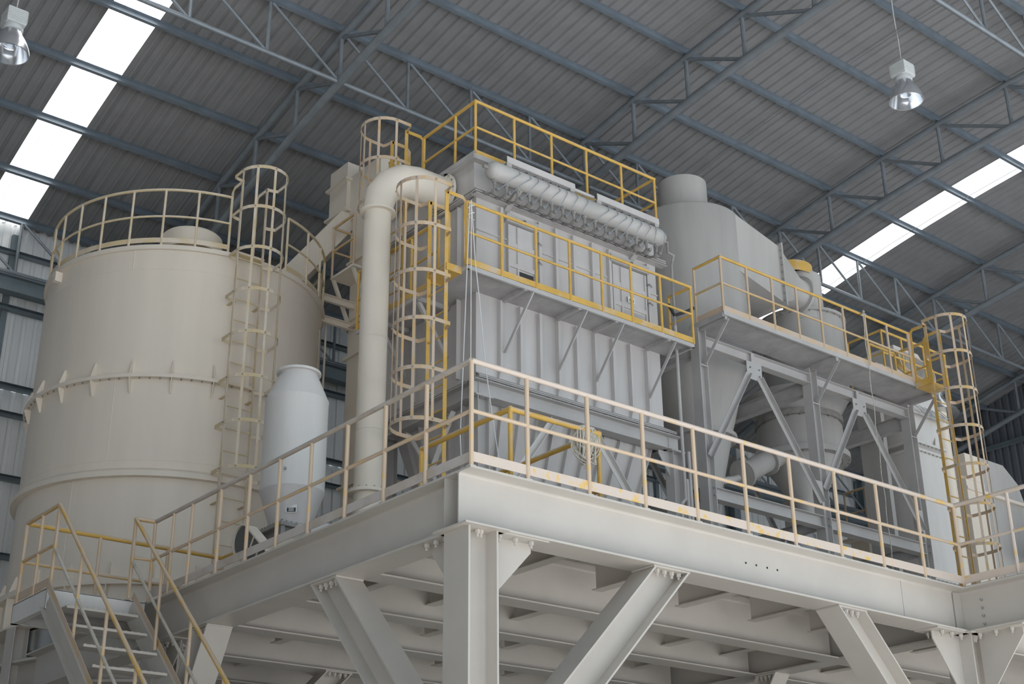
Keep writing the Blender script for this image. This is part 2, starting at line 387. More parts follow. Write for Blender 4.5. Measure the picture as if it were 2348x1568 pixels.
# joists along the depth, sitting high between the floor beams
b = MB(); b.ibeam((0, 0, 0), (0, 1.30, 0), .34, .15, .012, .009, fl=.004); mj = b.mesh('joist', 'cream_steel')
deck = thing('platform_deck', 'cream steel plate deck with joists seen from below', 'platform', (4, 4, -.02))
for y0 in (.55, 2.3, 3.82, 5.4, 7.08):
    for x in (.95, 2.0, 3.3, 4.65, 5.95, 7.1, 9.3, 10.8, 12.3, 13.8, 15.3):
        put(mj, 'joist', deck, (x+(.0 if y0 < 1 else .25*math.sin(y0)), y0, -.175), None, (1, 1.0 if y0 > 3 else 1.05, 1))
for i, x in enumerate((.03, 1.55, 3.10, 4.65, 6.20)):
    for j, y in enumerate((.03, 1.56, 3.09, 4.62, 6.15, 7.68)):
        if (i, j) == (0, 5): continue
        MB().box(x, x+1.54, y, y+1.52, .001, .010).build('deck_plate', 'deck_steel', deck)
for i in range(6):
    for j in range(6):
        MB().box(7.82+i*1.6, 7.82+i*1.6+1.59, -1.5+j*1.6, -1.5+j*1.6+1.59, .001, .010).build('deck_plate', 'deck_steel', deck)
def column(x, y, label, gus, m='cream_steel', b=.35, d=.38, up=(1,0,0), z1=ZB):
    t = thing('steel_column', label, 'column', (x, y, GZ), 'columns carrying the platform')
    MB().ibeam((x, y, GZ+.02), (x, y, z1-.016), b, d, .022, .014, up=up).build('i_section', m, t, True)
    MB().box(x-.26, x+.26, y-.26, y+.26, z1-.016, z1).build('cap_plate', m, t)
    MB().box(x-.32, x+.32, y-.32, y+.32, GZ, GZ+.02).build('base_plate', m, t)
    for dx, dy, a, hgt in gus:        # haunch: direction, reach along the beam, height
        s = V((dx, dy, 0)); o = V((x, y, 0)) + s*(b/2 if dx else d/2)
        w_ = V((dy, dx, 0))
        MB().plate([o+V((0,0,z1-.016)), o+s*a+V((0,0,z1-.016)), o+s*a+V((0,0,z1-.10)), o+V((0,0,z1-hgt))], .016).build('gusset_plate', m, t)
        q = o+s*(a/2+.04)
        e1 = s*(a/2+.06)+w_*.17; 
        lo = q-e1; hi = q+e1
        MB().box(min(lo.x,hi.x), max(lo.x,hi.x), min(lo.y,hi.y), max(lo.y,hi.y), z1-.016, z1-.001).build('seat_plate', m, t)
        for k in range(3):
            for sd in (-1, 1):
                pnt = o+s*(.08+a*.36*k)+w_*(.10*sd); put(BOLT, 'bolt', t, (pnt.x, pnt.y, z1-.018), (pi, 0, 0))
    for sd in (-1, 1): put(BOLT, 'bolt', t, (x+.02*sd, y-.12, z1-.018), (pi, 0, 0))
    return t
column(.155, .19, 'cream steel column under the front corner of the platform', [(1,0,.54,.66), (0,1,.42,.62)])
column(7.99, .19, 'cream steel column under the right end of the front beam', [(-1,0,.55,.85), (0,-1,.62,.85)])
column(.19, 6.75, 'cream steel column at the far left end beside the stairs', [(0,-1,.4,.55)])
column(7.99, 5.3, 'cream steel column deep under the platform in the middle', [(0,-1,.4,.5)])
column(16.4, .5, 'cream steel column under the far right of the platform', [(-1,0,.5,.6)])
column(7.99, 10.8, 'rear cream steel column under the middle beam', [])
column(.19, 10.8, 'rear cream steel column behind the stairs', [])
def brace(p0, p1, label, along, h=.36, b=.34, top=True):
    p0 = V(p0); p1 = V(p1); d = (p1-p0).normalized()
    t = thing('diagonal_brace', label, 'brace', tuple(p1), 'diagonal braces under the platform')
    side = V(along).cross(V((0,0,1)))
    up = side.cross(d).normalized()
    # end cut level with the beam's underside
    q = MB(); H = h/2; B = b/2; w_ = .007; tf = .02; tt = H-tf
    sec = [(-B,-H),(B,-H),(B,-tt),(w_,-tt),(w_,tt),(B,tt),(B,H),(-B,H),(-B,tt),(-w_,tt),(-w_,-tt),(-B,-tt)]
    a = d.cross(up).normalized(); n = len(sec); vs = []
    for pz, base in ((p0.z, p0), (p1.z, p1)):
        for x, y in sec:
            c = base+a*x+up*y; c = c + d*((pz-c.z)/d.z); vs.append(c)
    q.add(vs, [(i,(i+1)%n,n+(i+1)%n,n+i) for i in range(n)]+[tuple(range(n-1,-1,-1)),tuple(range(n,2*n))]); q.build('i_section', 'cream_steel', t, True)
    A = V(along).normalized()*(abs(H/d.z)+.01)
    lo = p0-A-side*B; hi = p0+A+side*B
    MB().box(min(lo.x,hi.x), max(lo.x,hi.x), min(lo.y,hi.y), max(lo.y,hi.y), p0.z, p0.z+.018).build('end_plate', 'cream_steel', t)
    for k in (-.6, -.2, .2, .6):
        for sd in (-1, 1):
            c = p0+A*k+side*(sd*.10); put(BOLT, 'bolt', t, (c.x, c.y, p0.z-.002), (pi, 0, 0))
Z0 = ZB-.02
brace((2.63, .19, Z0), (.35, .19, -2.95), 'cream diagonal brace rising right from the corner column to the front beam', (1,0,0))
brace((.19, 2.58, Z0), (.19, .40, -2.95), 'cream diagonal brace rising left from the corner column to the left beam', (0,1,0))
brace((5.55, .19, Z0), (7.75, .19, -3.0), 'cream diagonal brace leaning right toward the right-hand column', (1,0,0))
brace((.19, 5.38, Z0), (.19, 6.5, -2.6), 'cream diagonal brace behind the stair handrail at the far left', (0,1,0))
brace((7.99, 3.4, Z0), (7.99, 5.0, -2.9), 'cream diagonal brace in the dim space under the right of the platform', (0,1,0), .3, .3)
brace((2.9, 6.95, Z0), (.4, 6.95, -3.2), 'cream diagonal brace low behind the stair, bolted to a floor beam', (1,0,0), .3, .3)

# ------------------------------------------------------------------ railings
def post_mesh(r, h, m):
    b = MB(); b.tube([(0,0,0), (0,0,h)], r, 8); return b.mesh('post', m, True)
PM = {}
def pmesh(r, h, m):
    k = (r, round(h, 3), m)
    if k not in PM: PM[k] = post_mesh(r, h, m)
    return PM[k]
def railing(label, pts, posts, m='yellow_paint', h=1.08, mid=.56, toe=.10, r=.0235, mm=None, group=None, closed=False, toem=None, toez=.05, foot=True):
    z0 = pts[0][2]
    t = thing('guard_rail', label, 'railing', pts[0], group)
    MB().tube([(x, y, z+h) for x, y, z in pts], r*1.2, 10, closed).build('top_rail', mm or m, t, True)
    MB().tube([(x, y, z+mid) for x, y, z in pts], r*.88, 8, closed).build('mid_rail', m, t, True)
    if toe: MB().sweep([(x, y, z+toez+toe/2) for x, y, z in pts], [(-.004,-toe/2),(.004,-toe/2),(.004,toe/2),(-.004,toe/2)], closed=closed).build('toe_board', toem or m, t)
    me = pmesh(r, h, m)
    for p in posts: put(me, 'post', t, p)
    if foot:
        f = MB(); f.box(-.035, .035, -.03, .03, 0, .008); mf = f.mesh('foot_plate', 'cream_steel')
        for p in posts: put(mf, 'foot_plate', t, p)
    return t
FX = [.03, .72, 1.52, 2.3, 3.07, 3.86, 4.65, 5.46, 6.25, 7.06, 7.87]
railing('faded chipped yellow guard rail along the front beam of the platform', [(.03,.03,0), (7.87,.03,0)], [(x,.03,0) for x in FX], 'peach_post', mm='chipped_yellow', toem='chipped_yellow')
LY = [.77, 1.5, 2.23, 2.97, 3.66, 4.36, 5.08, 5.83, 6.35]
railing('dusty pale yellow guard rail along the left beam of the platform', [(.03,.03,0), (.03,6.9,0)], [(.03,y,0) for y in LY], 'peach_post', mm='dusty_rail', toem='dusty_rail')
railing('yellow guard rail of the projecting wing at the right edge', [(7.87,.03,0), (7.88,-6,0)], [(7.87,-y,0) for y in (.75,1.5,2.3,3.1)], 'chipped_yellow')
railing('yellow pipe rail around the opening in the deck behind the front railing', [(1.13,2.41,0), (1.13,.8,0), (2.38,.8,0), (2.38,2.41,0)], [(1.13,.8,0), (2.38,.8,0), (1.13,2.41,0), (2.38,2.41,0)], 'yellow_paint', h=1.07, mid=.41, toe=None, r=.026)

# ------------------------------------------------------------------ stair and landing at the left
t = thing('steel_stair', 'steel stair with open treads going down at the lower left', 'stairs', (-.75, 6.9, 0))
dst = V((0, -1, -.885)).normalized(); Ls = 7.6
mt_ = MB(); mt_.box(-.46, .46, -.13, .13, -.03, 0)
for k in range(12): mt_.box(-.45+k*.078, -.43+k*.078, -.135, -.125, 0, .004)
mt = mt_.mesh('tread', 'cream_steel')
for sx, x in ((1, -1.27), (-1, -.22)):
    p0 = V((x, 6.88, -.14)); p1 = p0+dst*Ls
    MB().channel(p0, p1, .26, .08, .01, up=(0,.66,-.75) if 0 else (0,-.885,1), side=sx).build('stringer', 'cream_steel', t)
for k in range(1, 19):
    p = V((-.745, 6.9-k*.325, -.287*k)); put(mt, 'tread', t, p)
def slope_rail(label, x, tp):
    t = thing('stair_handrail', label, 'railing', (x, 6.9, 0), 'handrails of the steel stair')
    L = 7.2; d = dst
    MB().tube([V((x, 6.92, 1.08)), V((x, 6.92, 1.08))+d*L], .026, 10).build('top_rail', 'yellow_paint', t, True)
    MB().tube([V((x, 6.9, .50)), V((x, 6.9, .50))+d*L], .020, 8).build('mid_rail', 'worn_grey_rail', t, True)
    MB().bar(V((x-.05*tp, 6.88, .06)), V((x-.05*tp, 6.88, .06))+d*L, .008, .10, up=(0,-.885,1)).build('toe_board', 'faded_yellow', t)
    for k in range(7):
        y = 6.9-k*.92; zz = -(6.9-y)*.885
        put(pmesh(.021, 1.06, 'faded_yellow'), 'post', t, (x, y, zz+.02))
slope_rail('left handrail of the steel stair, yellow pipe', -1.27, 1)
slope_rail('right handrail of the steel stair, yellow pipe next to the left beam', -.24, -1)
t = thing('stair_landing', 'grey steel landing at the head of the stair', 'platform', (-.7, 7.4, -.25))
MB().box(-1.3, .0, 6.92, 8.05, -.012, 0).build('landing_plate', 'grey_frame', t)
MB().channel((-1.3, 6.9, -.13), (-1.3, 8.05, -.13), .25, .08, .01, side=1).build('edge_channel', 'pale_vessel', t)
MB().channel((-1.3, 6.92, -.13), (0, 6.92, -.13), .25, .08, .01, side=-1).build('edge_channel', 'pale_vessel', t)
MB().channel((-1.3, 8.05, -.13), (2.0, 8.05, -.13), .25, .08, .01, side=1).build('edge_channel', 'pale_vessel', t)
MB().bar((-1.25, 7.5, -.2), (0, 7.5, -.2), .1, .08).build('cross_member', 'grey_frame', t)
railing('dusty guard rail along the back of the stair landing in front of the tank', [(-1.27,8.0,0), (1.6,8.0,0), (1.6,7.2,0)], [(-1.27,8,0), (-.25,8,0), (.75,8,0), (1.6,8,0), (1.6,7.2,0)], 'faded_yellow', mm='yellow_paint', toe=None, r=.026)
railing('short guard rail on the outer side of the stair landing', [(-1.27,8.0,0), (-1.27,6.92,0)], [(-1.27,7.45,0), (-1.27,6.92,0)], 'faded_yellow')
railing('short cross rail closing the gap beside the stair head', [(.03,6.9,0), (-.24,6.92,0)], [(.03,6.9,0), (-.24,6.92,0)], 'faded_yellow', toe=None)

# ------------------------------------------------------------------ caged ladders
def caged_ladder(label, base, z1, out, width=.44, rung=.385, cage0=None, m='yellow_paint', mc='faded_yellow', ext=1.15, pitch=.77, rr=.37, nstrap=5, zhoop=None, gap=.0, zcap=None, sd=.33):
    """base = foot midpoint, z1 = floor level reached, out = unit vector pointing away from the wall"""
    bx, by, bz = base; o = V((out[0], out[1], 0)); s = V((-o.y, o.x, 0)); B = V(base)
    t = thing('caged_ladder', label, 'ladder', base, 'caged ladders')
    top = z1+ext; hw = width/2
    for sg in (-1, 1):
        p = B+s*(hw*sg)
        MB().bar(p, V((p.x, p.y, top)), .012, .065, up=o).build('stile', m, t)
        MB().sweep([V((p.x, p.y, top))-V((0,0,.02)), V((p.x, p.y, top))-o*.30-V((0,0,.02)), V((p.x, p.y, top))-o*.36-V((0,0,.08)), V((p.x, p.y, z1))-o*.36], [(-.03,-.006),(.03,-.006),(.03,.006),(-.03,.006)], up=s).build('grab_rail', m, t)
    rm = MB(); rm.tube([-s*hw, s*hw], .013, 6); rm = rm.mesh('rung', m, True)
    k = 0
    while bz+.25+k*rung < z1+.02:
        put(rm, 'rung', t, (bx, by, bz+.25+k*rung)); k += 1
    c0 = cage0 if cage0 is not None else bz+2.2
    cx = o*(.30)
    arc = [(-s*hw), (-s*(hw*.4+rr*.6)+o*.02), (-s*rr+o*.05), (-s*rr+o*sd)]
    for a in range(15, 166, 15):
        A = math.radians(a); arc.append(-s*(rr*math.cos(A)) + o*(sd+rr*math.sin(A)))
    arc += [(s*rr+o*sd), (s*rr+o*.05), (s*(hw*.4+rr*.6)+o*.02), (s*hw)]
    hm = MB(); hm.sweep(arc, [(-.004,-.03),(.004,-.03),(.004,.03),(-.004,.03)]); hm = hm.mesh('hoop', mc)
    zt = zcap if zcap else top-.04
    zs = []
    z = zt
    while z > c0-.05: zs.append(z); z -= pitch
    for z in zs: put(hm, 'hoop', t, (bx, by, z))
    bm = MB(); bm.lathe([(.013, 0), (.013, .014), (0, .018)], n=8)
    bm = bm.mesh('bolt', 'bolt_steel')
    for i in range(nstrap):
        A = math.radians(5+i*170/(nstrap-1)); q = B-s*((rr-.008)*math.cos(A))+o*(sd+(rr-.008)*math.sin(A)); rad = (-s*math.cos(A)+o*math.sin(A))
        MB().bar(V((q.x, q.y, zs[-1]-.03)), V((q.x, q.y, zt+.03)), .045, .006, up=rad).build('strap', mc, t)
        for z in zs:
            put(bm, 'bolt', t, V((q.x, q.y, z))+rad*.012, V((0,0,1)).rotation_difference(rad).to_euler())
    return t

# ------------------------------------------------------------------ big round tank
TX, TY, TR = 2.58, 12.12, 2.49
tank = thing('storage_tank', 'huge cream cylindrical steel tank at the left behind the stair', 'tank', (TX, TY, 1.0))
MB().lathe([(TR, 1.12), (TR, 2.78)], (TX, TY, 0), 96).build('lower_shell', 'cream_vessel', tank, True)
MB().lathe([(TR, 2.80), (TR, 4.50)], (TX, TY, 0), 96).build('middle_shell', 'cream_vessel', tank, True)
MB().lathe([(TR, 4.50), (TR, 6.86)], (TX, TY, 0), 96).build('upper_shell', 'cream_vessel', tank, True)
MB().lathe([(TR+.0, 2.76), (TR+.11, 2.76), (TR+.11, 2.85), (TR+.1, 2.86), (TR, 2.92)], (TX, TY, 0), 96).build('step_ring', 'cream_vessel', tank, True)
fl = MB().lathe([(TR, 4.44), (TR+.11, 4.44), (TR+.11, 4.50), (TR, 4.50)], (TX, TY, 0), 96).build('flange_ring', 'cream_vessel', tank, True)
MB().lathe([(TR, 6.80), (TR+.05, 6.80), (TR+.05, 6.88), (TR, 6.90), (.3, 7.15), (0, 7.15)], (TX, TY, 0), 96).build('roof_rim', 'cream_vessel', tank, True)
bf = MB().lathe([(TR, 1.06), (TR+.12, 1.06), (TR+.12, 1.12), (TR, 1.12)], (TX, TY, 0), 96).build('base_flange', 'cream_vessel', tank, True)
for z, rr in ((6.44, .004), (3.05, .004)): MB().lathe([(TR, z-.006), (TR+rr, z), (TR, z+.006)], (TX, TY, 0), 96).build('weld_seam', 'cream_vessel', tank, True)
for a, z0, z1 in ((-139, 3.05, 4.44), (-137, 6.44, 6.8), (-40, 4.5, 6.4), (-152, 1.12, 2.76)):
    A = math.radians(a); MB().tube([(TX+TR*math.cos(A), TY+TR*math.sin(A), z) for z in (z0, z1)], .007, 5).build('weld_seam', 'cream_vessel', tank)
gm = MB(); gm.plate([(0,0,0), (.11,0,0), (.11,0,.03), (.03,0,.27), (0,0,.27)], .014); gm = gm.mesh('gusset_plate', 'cream_vessel')
gd = MB(); gd.plate([(0,0,0), (.11,0,0), (.11,0,-.03), (.03,0,-.25), (0,0,-.25)], .014); gd = gd.mesh('gusset_plate', 'cream_vessel')
for k in range(24):
    A = math.radians(-132.8+15*k)
    p = (TX+TR*math.cos(A), TY+TR*math.sin(A))
    if math.sin(A) > .75: continue
    put(gm, 'gusset_plate', tank, (*p, 4.50), (0,0,A)); put(gd, 'gusset_plate', tank, (*p, 4.44), (0,0,A)); put(gm, 'gusset_plate', tank, (*p, 1.12), (0,0,A))
for k in range(96):
    A = 2*pi*(k+.5)/96
    if math.sin(A) > .5: continue
    for z, par in ((4.44, fl), (1.06, bf)): put(BOLT_G, 'bolt', par, (TX+(TR+.065)*math.cos(A), TY+(TR+.065)*math.sin(A), z), (pi,0,0))
# lifting lug and roof cap
A = math.radians(-176); q = MB(); q.box(TR-.01, TR+.12, -.05, .05, 6.58, 6.76)
q.v = [(TX+x*math.cos(A)-y*math.sin(A), TY+x*math.sin(A)+y*math.cos(A), z) for x, y, z in q.v]; q.build('lifting_lug', 'cream_vessel', tank)
t = thing('roof_vent', 'round cream vent cap on top of the storage tank', 'vent', (2.04, 11.0, 7.0))
MB().lathe([(.0, .62), (.50, .60), (.54, .56), (.54, .24), (.52, .24), (.52, .5), (0, .5)], (2.04, 11.0, 7.09), 40).build('cap', 'beige_duct', t, True)
MB().lathe([(.36, -.3), (.36, .5)], (2.04, 11.0, 7.09), 32).build('neck', 'beige_duct', t, True)
# support ring, legs and cone below the tank
ring = thing('tank_support', 'cream ring frame with legs under the storage tank', 'tank support', (TX, TY, GZ))
MB().lathe([(TR-.12, 1.06), (TR+.12, 1.06), (TR+.12, 1.03), (TR+.01, 1.03), (TR+.01, .55), (TR+.12, .55), (TR+.12, .52), (TR-.12, .52)], (TX, TY, 0), 96, close=True).build('ring_beam', 'cream_vessel', ring, True)
MB().lathe([(TR-.2, .0), (TR+.1, .0), (TR+.1, -.04), (TR-.08, -.04), (TR-.08, -.40), (TR+.1, -.40), (TR+.1, -.44), (TR-.2, -.44)], (TX, TY, 0), 96, close=True).build('ring_beam', 'cream_steel', ring, True)
sm = MB(); sm.box(.0, .13, -.007, .007, .55, 1.03); sm = sm.mesh('web_stiffener', 'cream_vessel')
for k in range(24):
    A = math.radians(-132.8+15*k)
    if math.sin(A) < .75: put(sm, 'web_stiffener', ring, (TX+TR*math.cos(A), TY+TR*math.sin(A), 0), (0,0,A))
for k in range(12):
    A = 2*pi*(k+.28)/12; x, y = TX+TR*math.cos(A), TY+TR*math.sin(A)
    if y < 10.6 and x > .6: continue
    MB().ibeam((x, y, GZ), (x, y, .52), .25, .25, .016, .01, up=(math.cos(A), math.sin(A), 0), fl=.005).build('leg', 'cream_steel', ring)
t = thing('discharge_cone', 'bright metal discharge cone hanging under the storage tank', 'hopper', (TX, TY, -3.5))
MB().lathe([(TR-.15, .5), (TR-.15, .2), (.45, -3.2), (.3, -3.2), (.3, -3.6)], (TX, TY, 0), 64).build('cone', 'bright_metal', t, True)
# tank top railing (arc, open at the ladder)
def ring_rail(label, a0, a1, n):
    R_ = TR+.0; t = thing('guard_rail', label, 'railing', (TX, TY, 6.9), 'railings around the tank top')
    P = [(TX+R_*math.cos(math.radians(a0+(a1-a0)*k/60)), TY+R_*math.sin(math.radians(a0+(a1-a0)*k/60))) for k in range(61)]
    z = 6.89
    MB().tube([(x, y, z+1.08) for x, y in P], .024, 8).build('top_rail', 'pale_yellow', t, True)
    MB().tube([(x, y, z+.56) for x, y in P], .019, 8).build('mid_rail', 'pale_yellow', t, True)
    MB().sweep([(x, y, z+.10) for x, y in P], [(-.004,-.045),(.004,-.045),(.004,.045),(-.004,.045)]).build('toe_board', 'pale_yellow', t, True)
    for k in range(n+1):
        A = math.radians(a0+(a1-a0)*k/n); put(pmesh(.022, 1.08, 'pale_yellow'), 'post', t, (TX+R_*math.cos(A), TY+R_*math.sin(A), z))
ring_rail('curved dusty guard rail around the left part of the tank top', -101, -218, 9)
ring_rail('curved guard rail around the right part of the tank top behind the ladder cage', -74, 80, 11)
caged_ladder('pale caged ladder standing against the front of the big tank', (2.40, 9.42, .3), 6.89, (0,-1), cage0=2.6, m='pale_yellow', mc='pale_yellow', zcap=8.20, ext=1.33, rr=.42, sd=.30, width=.48)
t = thing('standoff_frame', 'dusty landing bracket between the tank top and its ladder', 'bracket', (2.4, 9.6, 6.86))
MB().box(2.15, 2.70, 9.46, 9.75, 6.82, 6.86).build('step_plate', 'pale_yellow', t)
for x in (2.18, 2.64):
    for z in (5.9, 4.2, 2.4): MB().bar((x, 9.43, z), (x, 9.75, z), .06, .012).build('wall_bracket', 'pale_yellow', t)

# ------------------------------------------------------------------ small hopper vessel and blower at the left
cx, cy = 1.62, 6.15
t = thing('hopper_vessel', 'pale grey upright vessel with coned ends on the left of the platform', 'vessel', (cx, cy, .9))
MB().lathe([(.24, 3.33), (.315, 3.33), (.315, 3.365), (.25, 3.365)], (cx, cy, 0), 48).build('top_flange', 'pale_vessel', t, True)
MB().lathe([(.25, 3.36), (.44, 2.93)], (cx, cy, 0), 48).build('upper_cone', 'pale_vessel', t, True)
MB().lathe([(.44, 2.93), (.447, 2.92), (.44, 2.91), (.44, 1.60), (.447, 1.59), (.44, 1.58)], (cx, cy, 0), 48).build('body', 'pale_vessel', t, True)
MB().lathe([(.44, 1.58), (.27, 1.06)], (cx, cy, 0), 48).build('lower_cone', 'grey_filter', t, True)
MB().box(cx-.33, cx+.33, cy-.33, cy+.33, 1.02, 1.07).build('square_flange', 'dull_fitting', t)
MB().box(cx-.24, cx+.24, cy-.24, cy+.24, .35, 1.02).build('inlet_box', 'dull_fitting', t)
for sx_ in (-.28, .28):
    for sy_ in (-.28, .28): MB().bar((cx+sx_, cy+sy_, 0), (cx+sx_, cy+sy_, 1.02), .06, .06, up=(1,0,0)).build('leg', 'dull_fitting', t)
for k in range(9):
    a = -.3+k*.075; put(BOLT_G, 'bolt', t, (cx-.30, cy+a, 1.07)); put(BOLT_G, 'bolt', t, (cx+a, cy-.30, 1.07))
np_ = MB(); np_.box(-.075, .075, -.004, .004, -.055, .055); pl = np_.mesh('name_plate', 'plate_white')
d_ = V((-.62,-.78,0)); po = put(pl, 'name_plate', t, (cx+d_.x*.335+.04, cy+d_.y*.335-.04, 1.27), (.0, 0, -.67))
q = MB(); q.box(-.06, .06, -.002, .002, -.04, .018)
qp = q.mesh('printed_panel', 'plate_black'); o = bpy.data.objects.new('printed_panel', qp); COL.objects.link(o); o.parent = po; o.location = (0, -.0045, -.005)
q = MB()
for k in range(3): q.box(-.035, .035, -.0015, .0015, -.028+k*.016, -.021+k*.016)
o = bpy.data.objects.new('print_line', q.mesh('print_line', 'plate_white')); COL.objects.link(o); o.parent = po; o.location = (0, -.0062, -.005); o['kind'] = 'stuff'
MB().tube([(cx-.30, cy-.31, 1.80), (cx-.33, cy-.345, 1.80)], .02, 8).build('bolt', 'bolt_steel', t)
# belt guard
def rounded(pts, c, ux, uz): return [V(c)+V(ux)*a+V((0,0,1))*b_ for a, b_ in pts]
t = thing('belt_guard', 'cream belt guard with mesh face on the left of the platform', 'machine guard', (.75, 5.4, .2))
prof = []
for k in range(13):
    A = math.radians(90+k*15); prof.append((-.32+.20*math.cos(A), .20*math.sin(A)))
for k in range(13):
    A = math.radians(-90+k*15); prof.append((.34+.14*math.cos(A), .14*math.sin(A)))
tilt = math.radians(33)
def bgp(a, b_, dx): return (.62+dx, 5.35-(a*math.cos(tilt)+b_*math.sin(tilt)), .47+(-a*math.sin(tilt)+b_*math.cos(tilt)))
n = len(prof); q = MB(); q.add([bgp(a, b_, 0) for a, b_ in prof]+[bgp(a, b_, .16) for a, b_ in prof], [(i,(i+1)%n,n+(i+1)%n,n+i) for i in range(n)]+[tuple(range(n,2*n))]); q.build('casing', 'beige_duct', t, True)
q = MB(); q.add([bgp(a*.96, b_*.90, .012) for a, b_ in prof], [tuple(range(n))]); q.build('mesh_panel', 'mesh_dark', t)
q = MB(); q.sweep([bgp(a, b_, 0) for a, b_ in prof], [(-.012,-.012),(.012,-.012),(.012,.012),(-.012,.012)], up=(1,0,0), closed=True); q.build('rim', 'beige_duct', t)
for a in (-.02, .2): MB().bar(bgp(a, -.16, .0), bgp(a, .16, .0), .02, .012, up=(1,0,0)).build('mesh_strap', 'beige_duct', t)
t = thing('blower', 'cream blower and motor beside the small upright vessel', 'blower', (1.1, 5.0, .1))
MB().lathe([(0, -.28), (.13, -.28), (.15, -.24), (.15, .2), (.12, .26), (0, .26)], (1.0, 5.25, .45), 24, axis='y').build('motor', 'beige_duct', t, True)
q = MB(); q.lathe([(0, -.12), (.24, -.12), (.27, -.09), (.27, .09), (.24, .12), (0, .12)], (1.15, 4.95, .50), 32, axis='x'); q.build('fan_scroll', 'beige_duct', t, True)
MB().box(.8, 1.5, 4.2, 4.55, .42, .60).build('outlet_box', 'pale_vessel', t)
MB().box(.6, 1.7, 4.4, 5.6, .0, .20).build('base_frame', 'dull_fitting', t)
MB().tube([(.72, 5.05, .38), (.78, 4.55, .36)], .07, 12).build('shaft_cover', 'beige_duct', t, True)

# ------------------------------------------------------------------ dust collector (bag filter)
X0, X1, Y0, Y1 = 4.35, 8.33, 5.6, 8.1
fil = thing('dust_collector', 'large grey ribbed dust collector standing above the platform', 'dust collector', (6.3, 6.8, 3.5))
MB().box(X0, X1, Y0, Y1, 3.80, 6.96).build('bag_house', 'grey_filter', fil)
MB().box(X0-.0, X1+.05, Y0+.06, Y1, 7.04, 7.62).build('plenum', 'grey_filter', fil)
MB().box(X0-.10, X1+.16, Y0-.12, Y1+.1, 6.98, 7.0).build('ledge_flange', 'grey_frame', fil)
MB().box(X0-.10, X1+.16, Y0-.12, Y1+.1, 7.02, 7.04).build('ledge_flange', 'grey_frame', fil)
MB().prism([(-.06,0),(.08,0),(.08,.012),(-.05,.012),(-.05,.07),(-.06,.07)], (X0-.1, Y0-.06, 6.93), (X1+.16, Y0-.06, 6.93)).build('ledge_angle', 'grey_frame', fil)
for k in range(26):
    x = X0+.05+k*.155
    put(BOLT_G, 'bolt', fil, (x, Y0-.07, 6.98), (pi,0,0))
MB().box(X0-.10, X1+.12, Y0-.06, Y1+.1, 7.62, 7.645).build('roof_plate', 'grey_frame', fil)
MB().channel((X0-.06, Y0-.02, 7.69), (X1+.1, Y0-.02, 7.69), .10, .06, .008, side=-1).build('roof_edge', 'grey_frame', fil)
MB().channel((X0-.10, Y0-.06, 7.69), (X0-.10, Y1+.1, 7.69), .10, .06, .008, side=1).build('roof_edge', 'soffit_grey', fil)
# vertical stiffeners, lower part below the walkway, with bolts
rib = MB(); rib.plate([(0, 0, 5.2), (0, -.085, 5.2), (0, -.085, 3.98), (0, -.05, 3.90), (0, 0, 3.90)], .012)
rib.box(-.006, .045, -.088, -.076, 3.99, 5.2); rib = rib.mesh('stiffener', 'grey_filter')
RX = [4.77, 5.17, 5.57, 5.96, 6.35, 6.75, 7.15, 7.55, 7.94]
for x in RX: put(rib, 'stiffener', fil, (x, Y0, 0))
ribu = MB(); ribu.plate([(0, 0, 5.3), (0, -.07, 5.3), (0, -.07, 6.88), (0, 0, 6.88)], .012); ribu.box(-.006, .05, -.073, -.062, 5.3, 6.88); ribu = ribu.mesh('stiffener', 'grey_filter')
for x in (4.80, 5.60, 5.96, 6.35, 6.77, 7.16, 8.06): put(ribu, 'stiffener', fil, (x, Y0, 0))
ribs = MB(); ribs.plate([(0, 0, 3.9), (-.08, 0, 3.9), (-.08, 0, 6.9), (0, 0, 6.9)], .012); ribs = ribs.mesh('stiffener', 'grey_filter')
for y in (6.0, 6.75, 7.2, 7.6): put(ribs, 'stiffener', fil, (X0, y, 0))
for z in (5.62, 6.35): MB().box(X0, X1, Y0-.03, Y0, z-.01, z+.01).build('stiffener', 'grey_filter', fil)
# doors
for xa, xb in ((4.90, 5.58), (7.18, 8.08)):
    d = MB(); d.box(xa, xb, Y0-.10, Y0, 6.66, 6.80); d = d.build('door_lintel', 'grey_frame', fil)
    d = MB(); d.box(xa+.05, xb-.05, Y0-.045, Y0, 5.32, 6.64); d = d.build('inspection_door', 'grey_filter', fil)
    for xx in (xa+.06, xa+.25, xb-.08): MB().box(xx-.015, xx+.015, Y0-.075, Y0-.04, 5.32, 6.62).build('door_rib', 'grey_filter', d)
    for zz in (5.92, 6.28): MB().box(xa+.06, xb-.08, Y0-.07, Y0-.04, zz-.05, zz+.03).build('door_rib', 'grey_filter', d)
    MB().box(xa+.26, xb-.10, Y0-.047, Y0-.03, 5.5, 5.84).build('dark_opening', 'plate_black' if xa < 6 else 'soffit_grey', d)
    for zz in (5.6, 6.1, 6.45): MB().tube([(xb-.03, Y0-.04, zz), (xb-.03, Y0-.12, zz), (xb+.02, Y0-.13, zz-.05)], .012, 6).build('latch', 'dull_fitting', d)
    MB().lathe([(.02, 0), (.035, .02), (.02, .05), (0, .05)], ((xa+xb)/2, Y0-.15, 6.72), 10, axis='y').build('lifting_eye', 'dull_fitting', fil)
pl_ = MB(); pl_.box(7.55, 7.71, Y0-.085, Y0-.08, 5.98, 6.09); pp = pl_.build('name_plate', 'plate_white', fil)
q = MB(); q.box(7.575, 7.685, Y0-.088, Y0-.085, 6.0, 6.05); q.build('printed_panel', 'dull_fitting', pp)
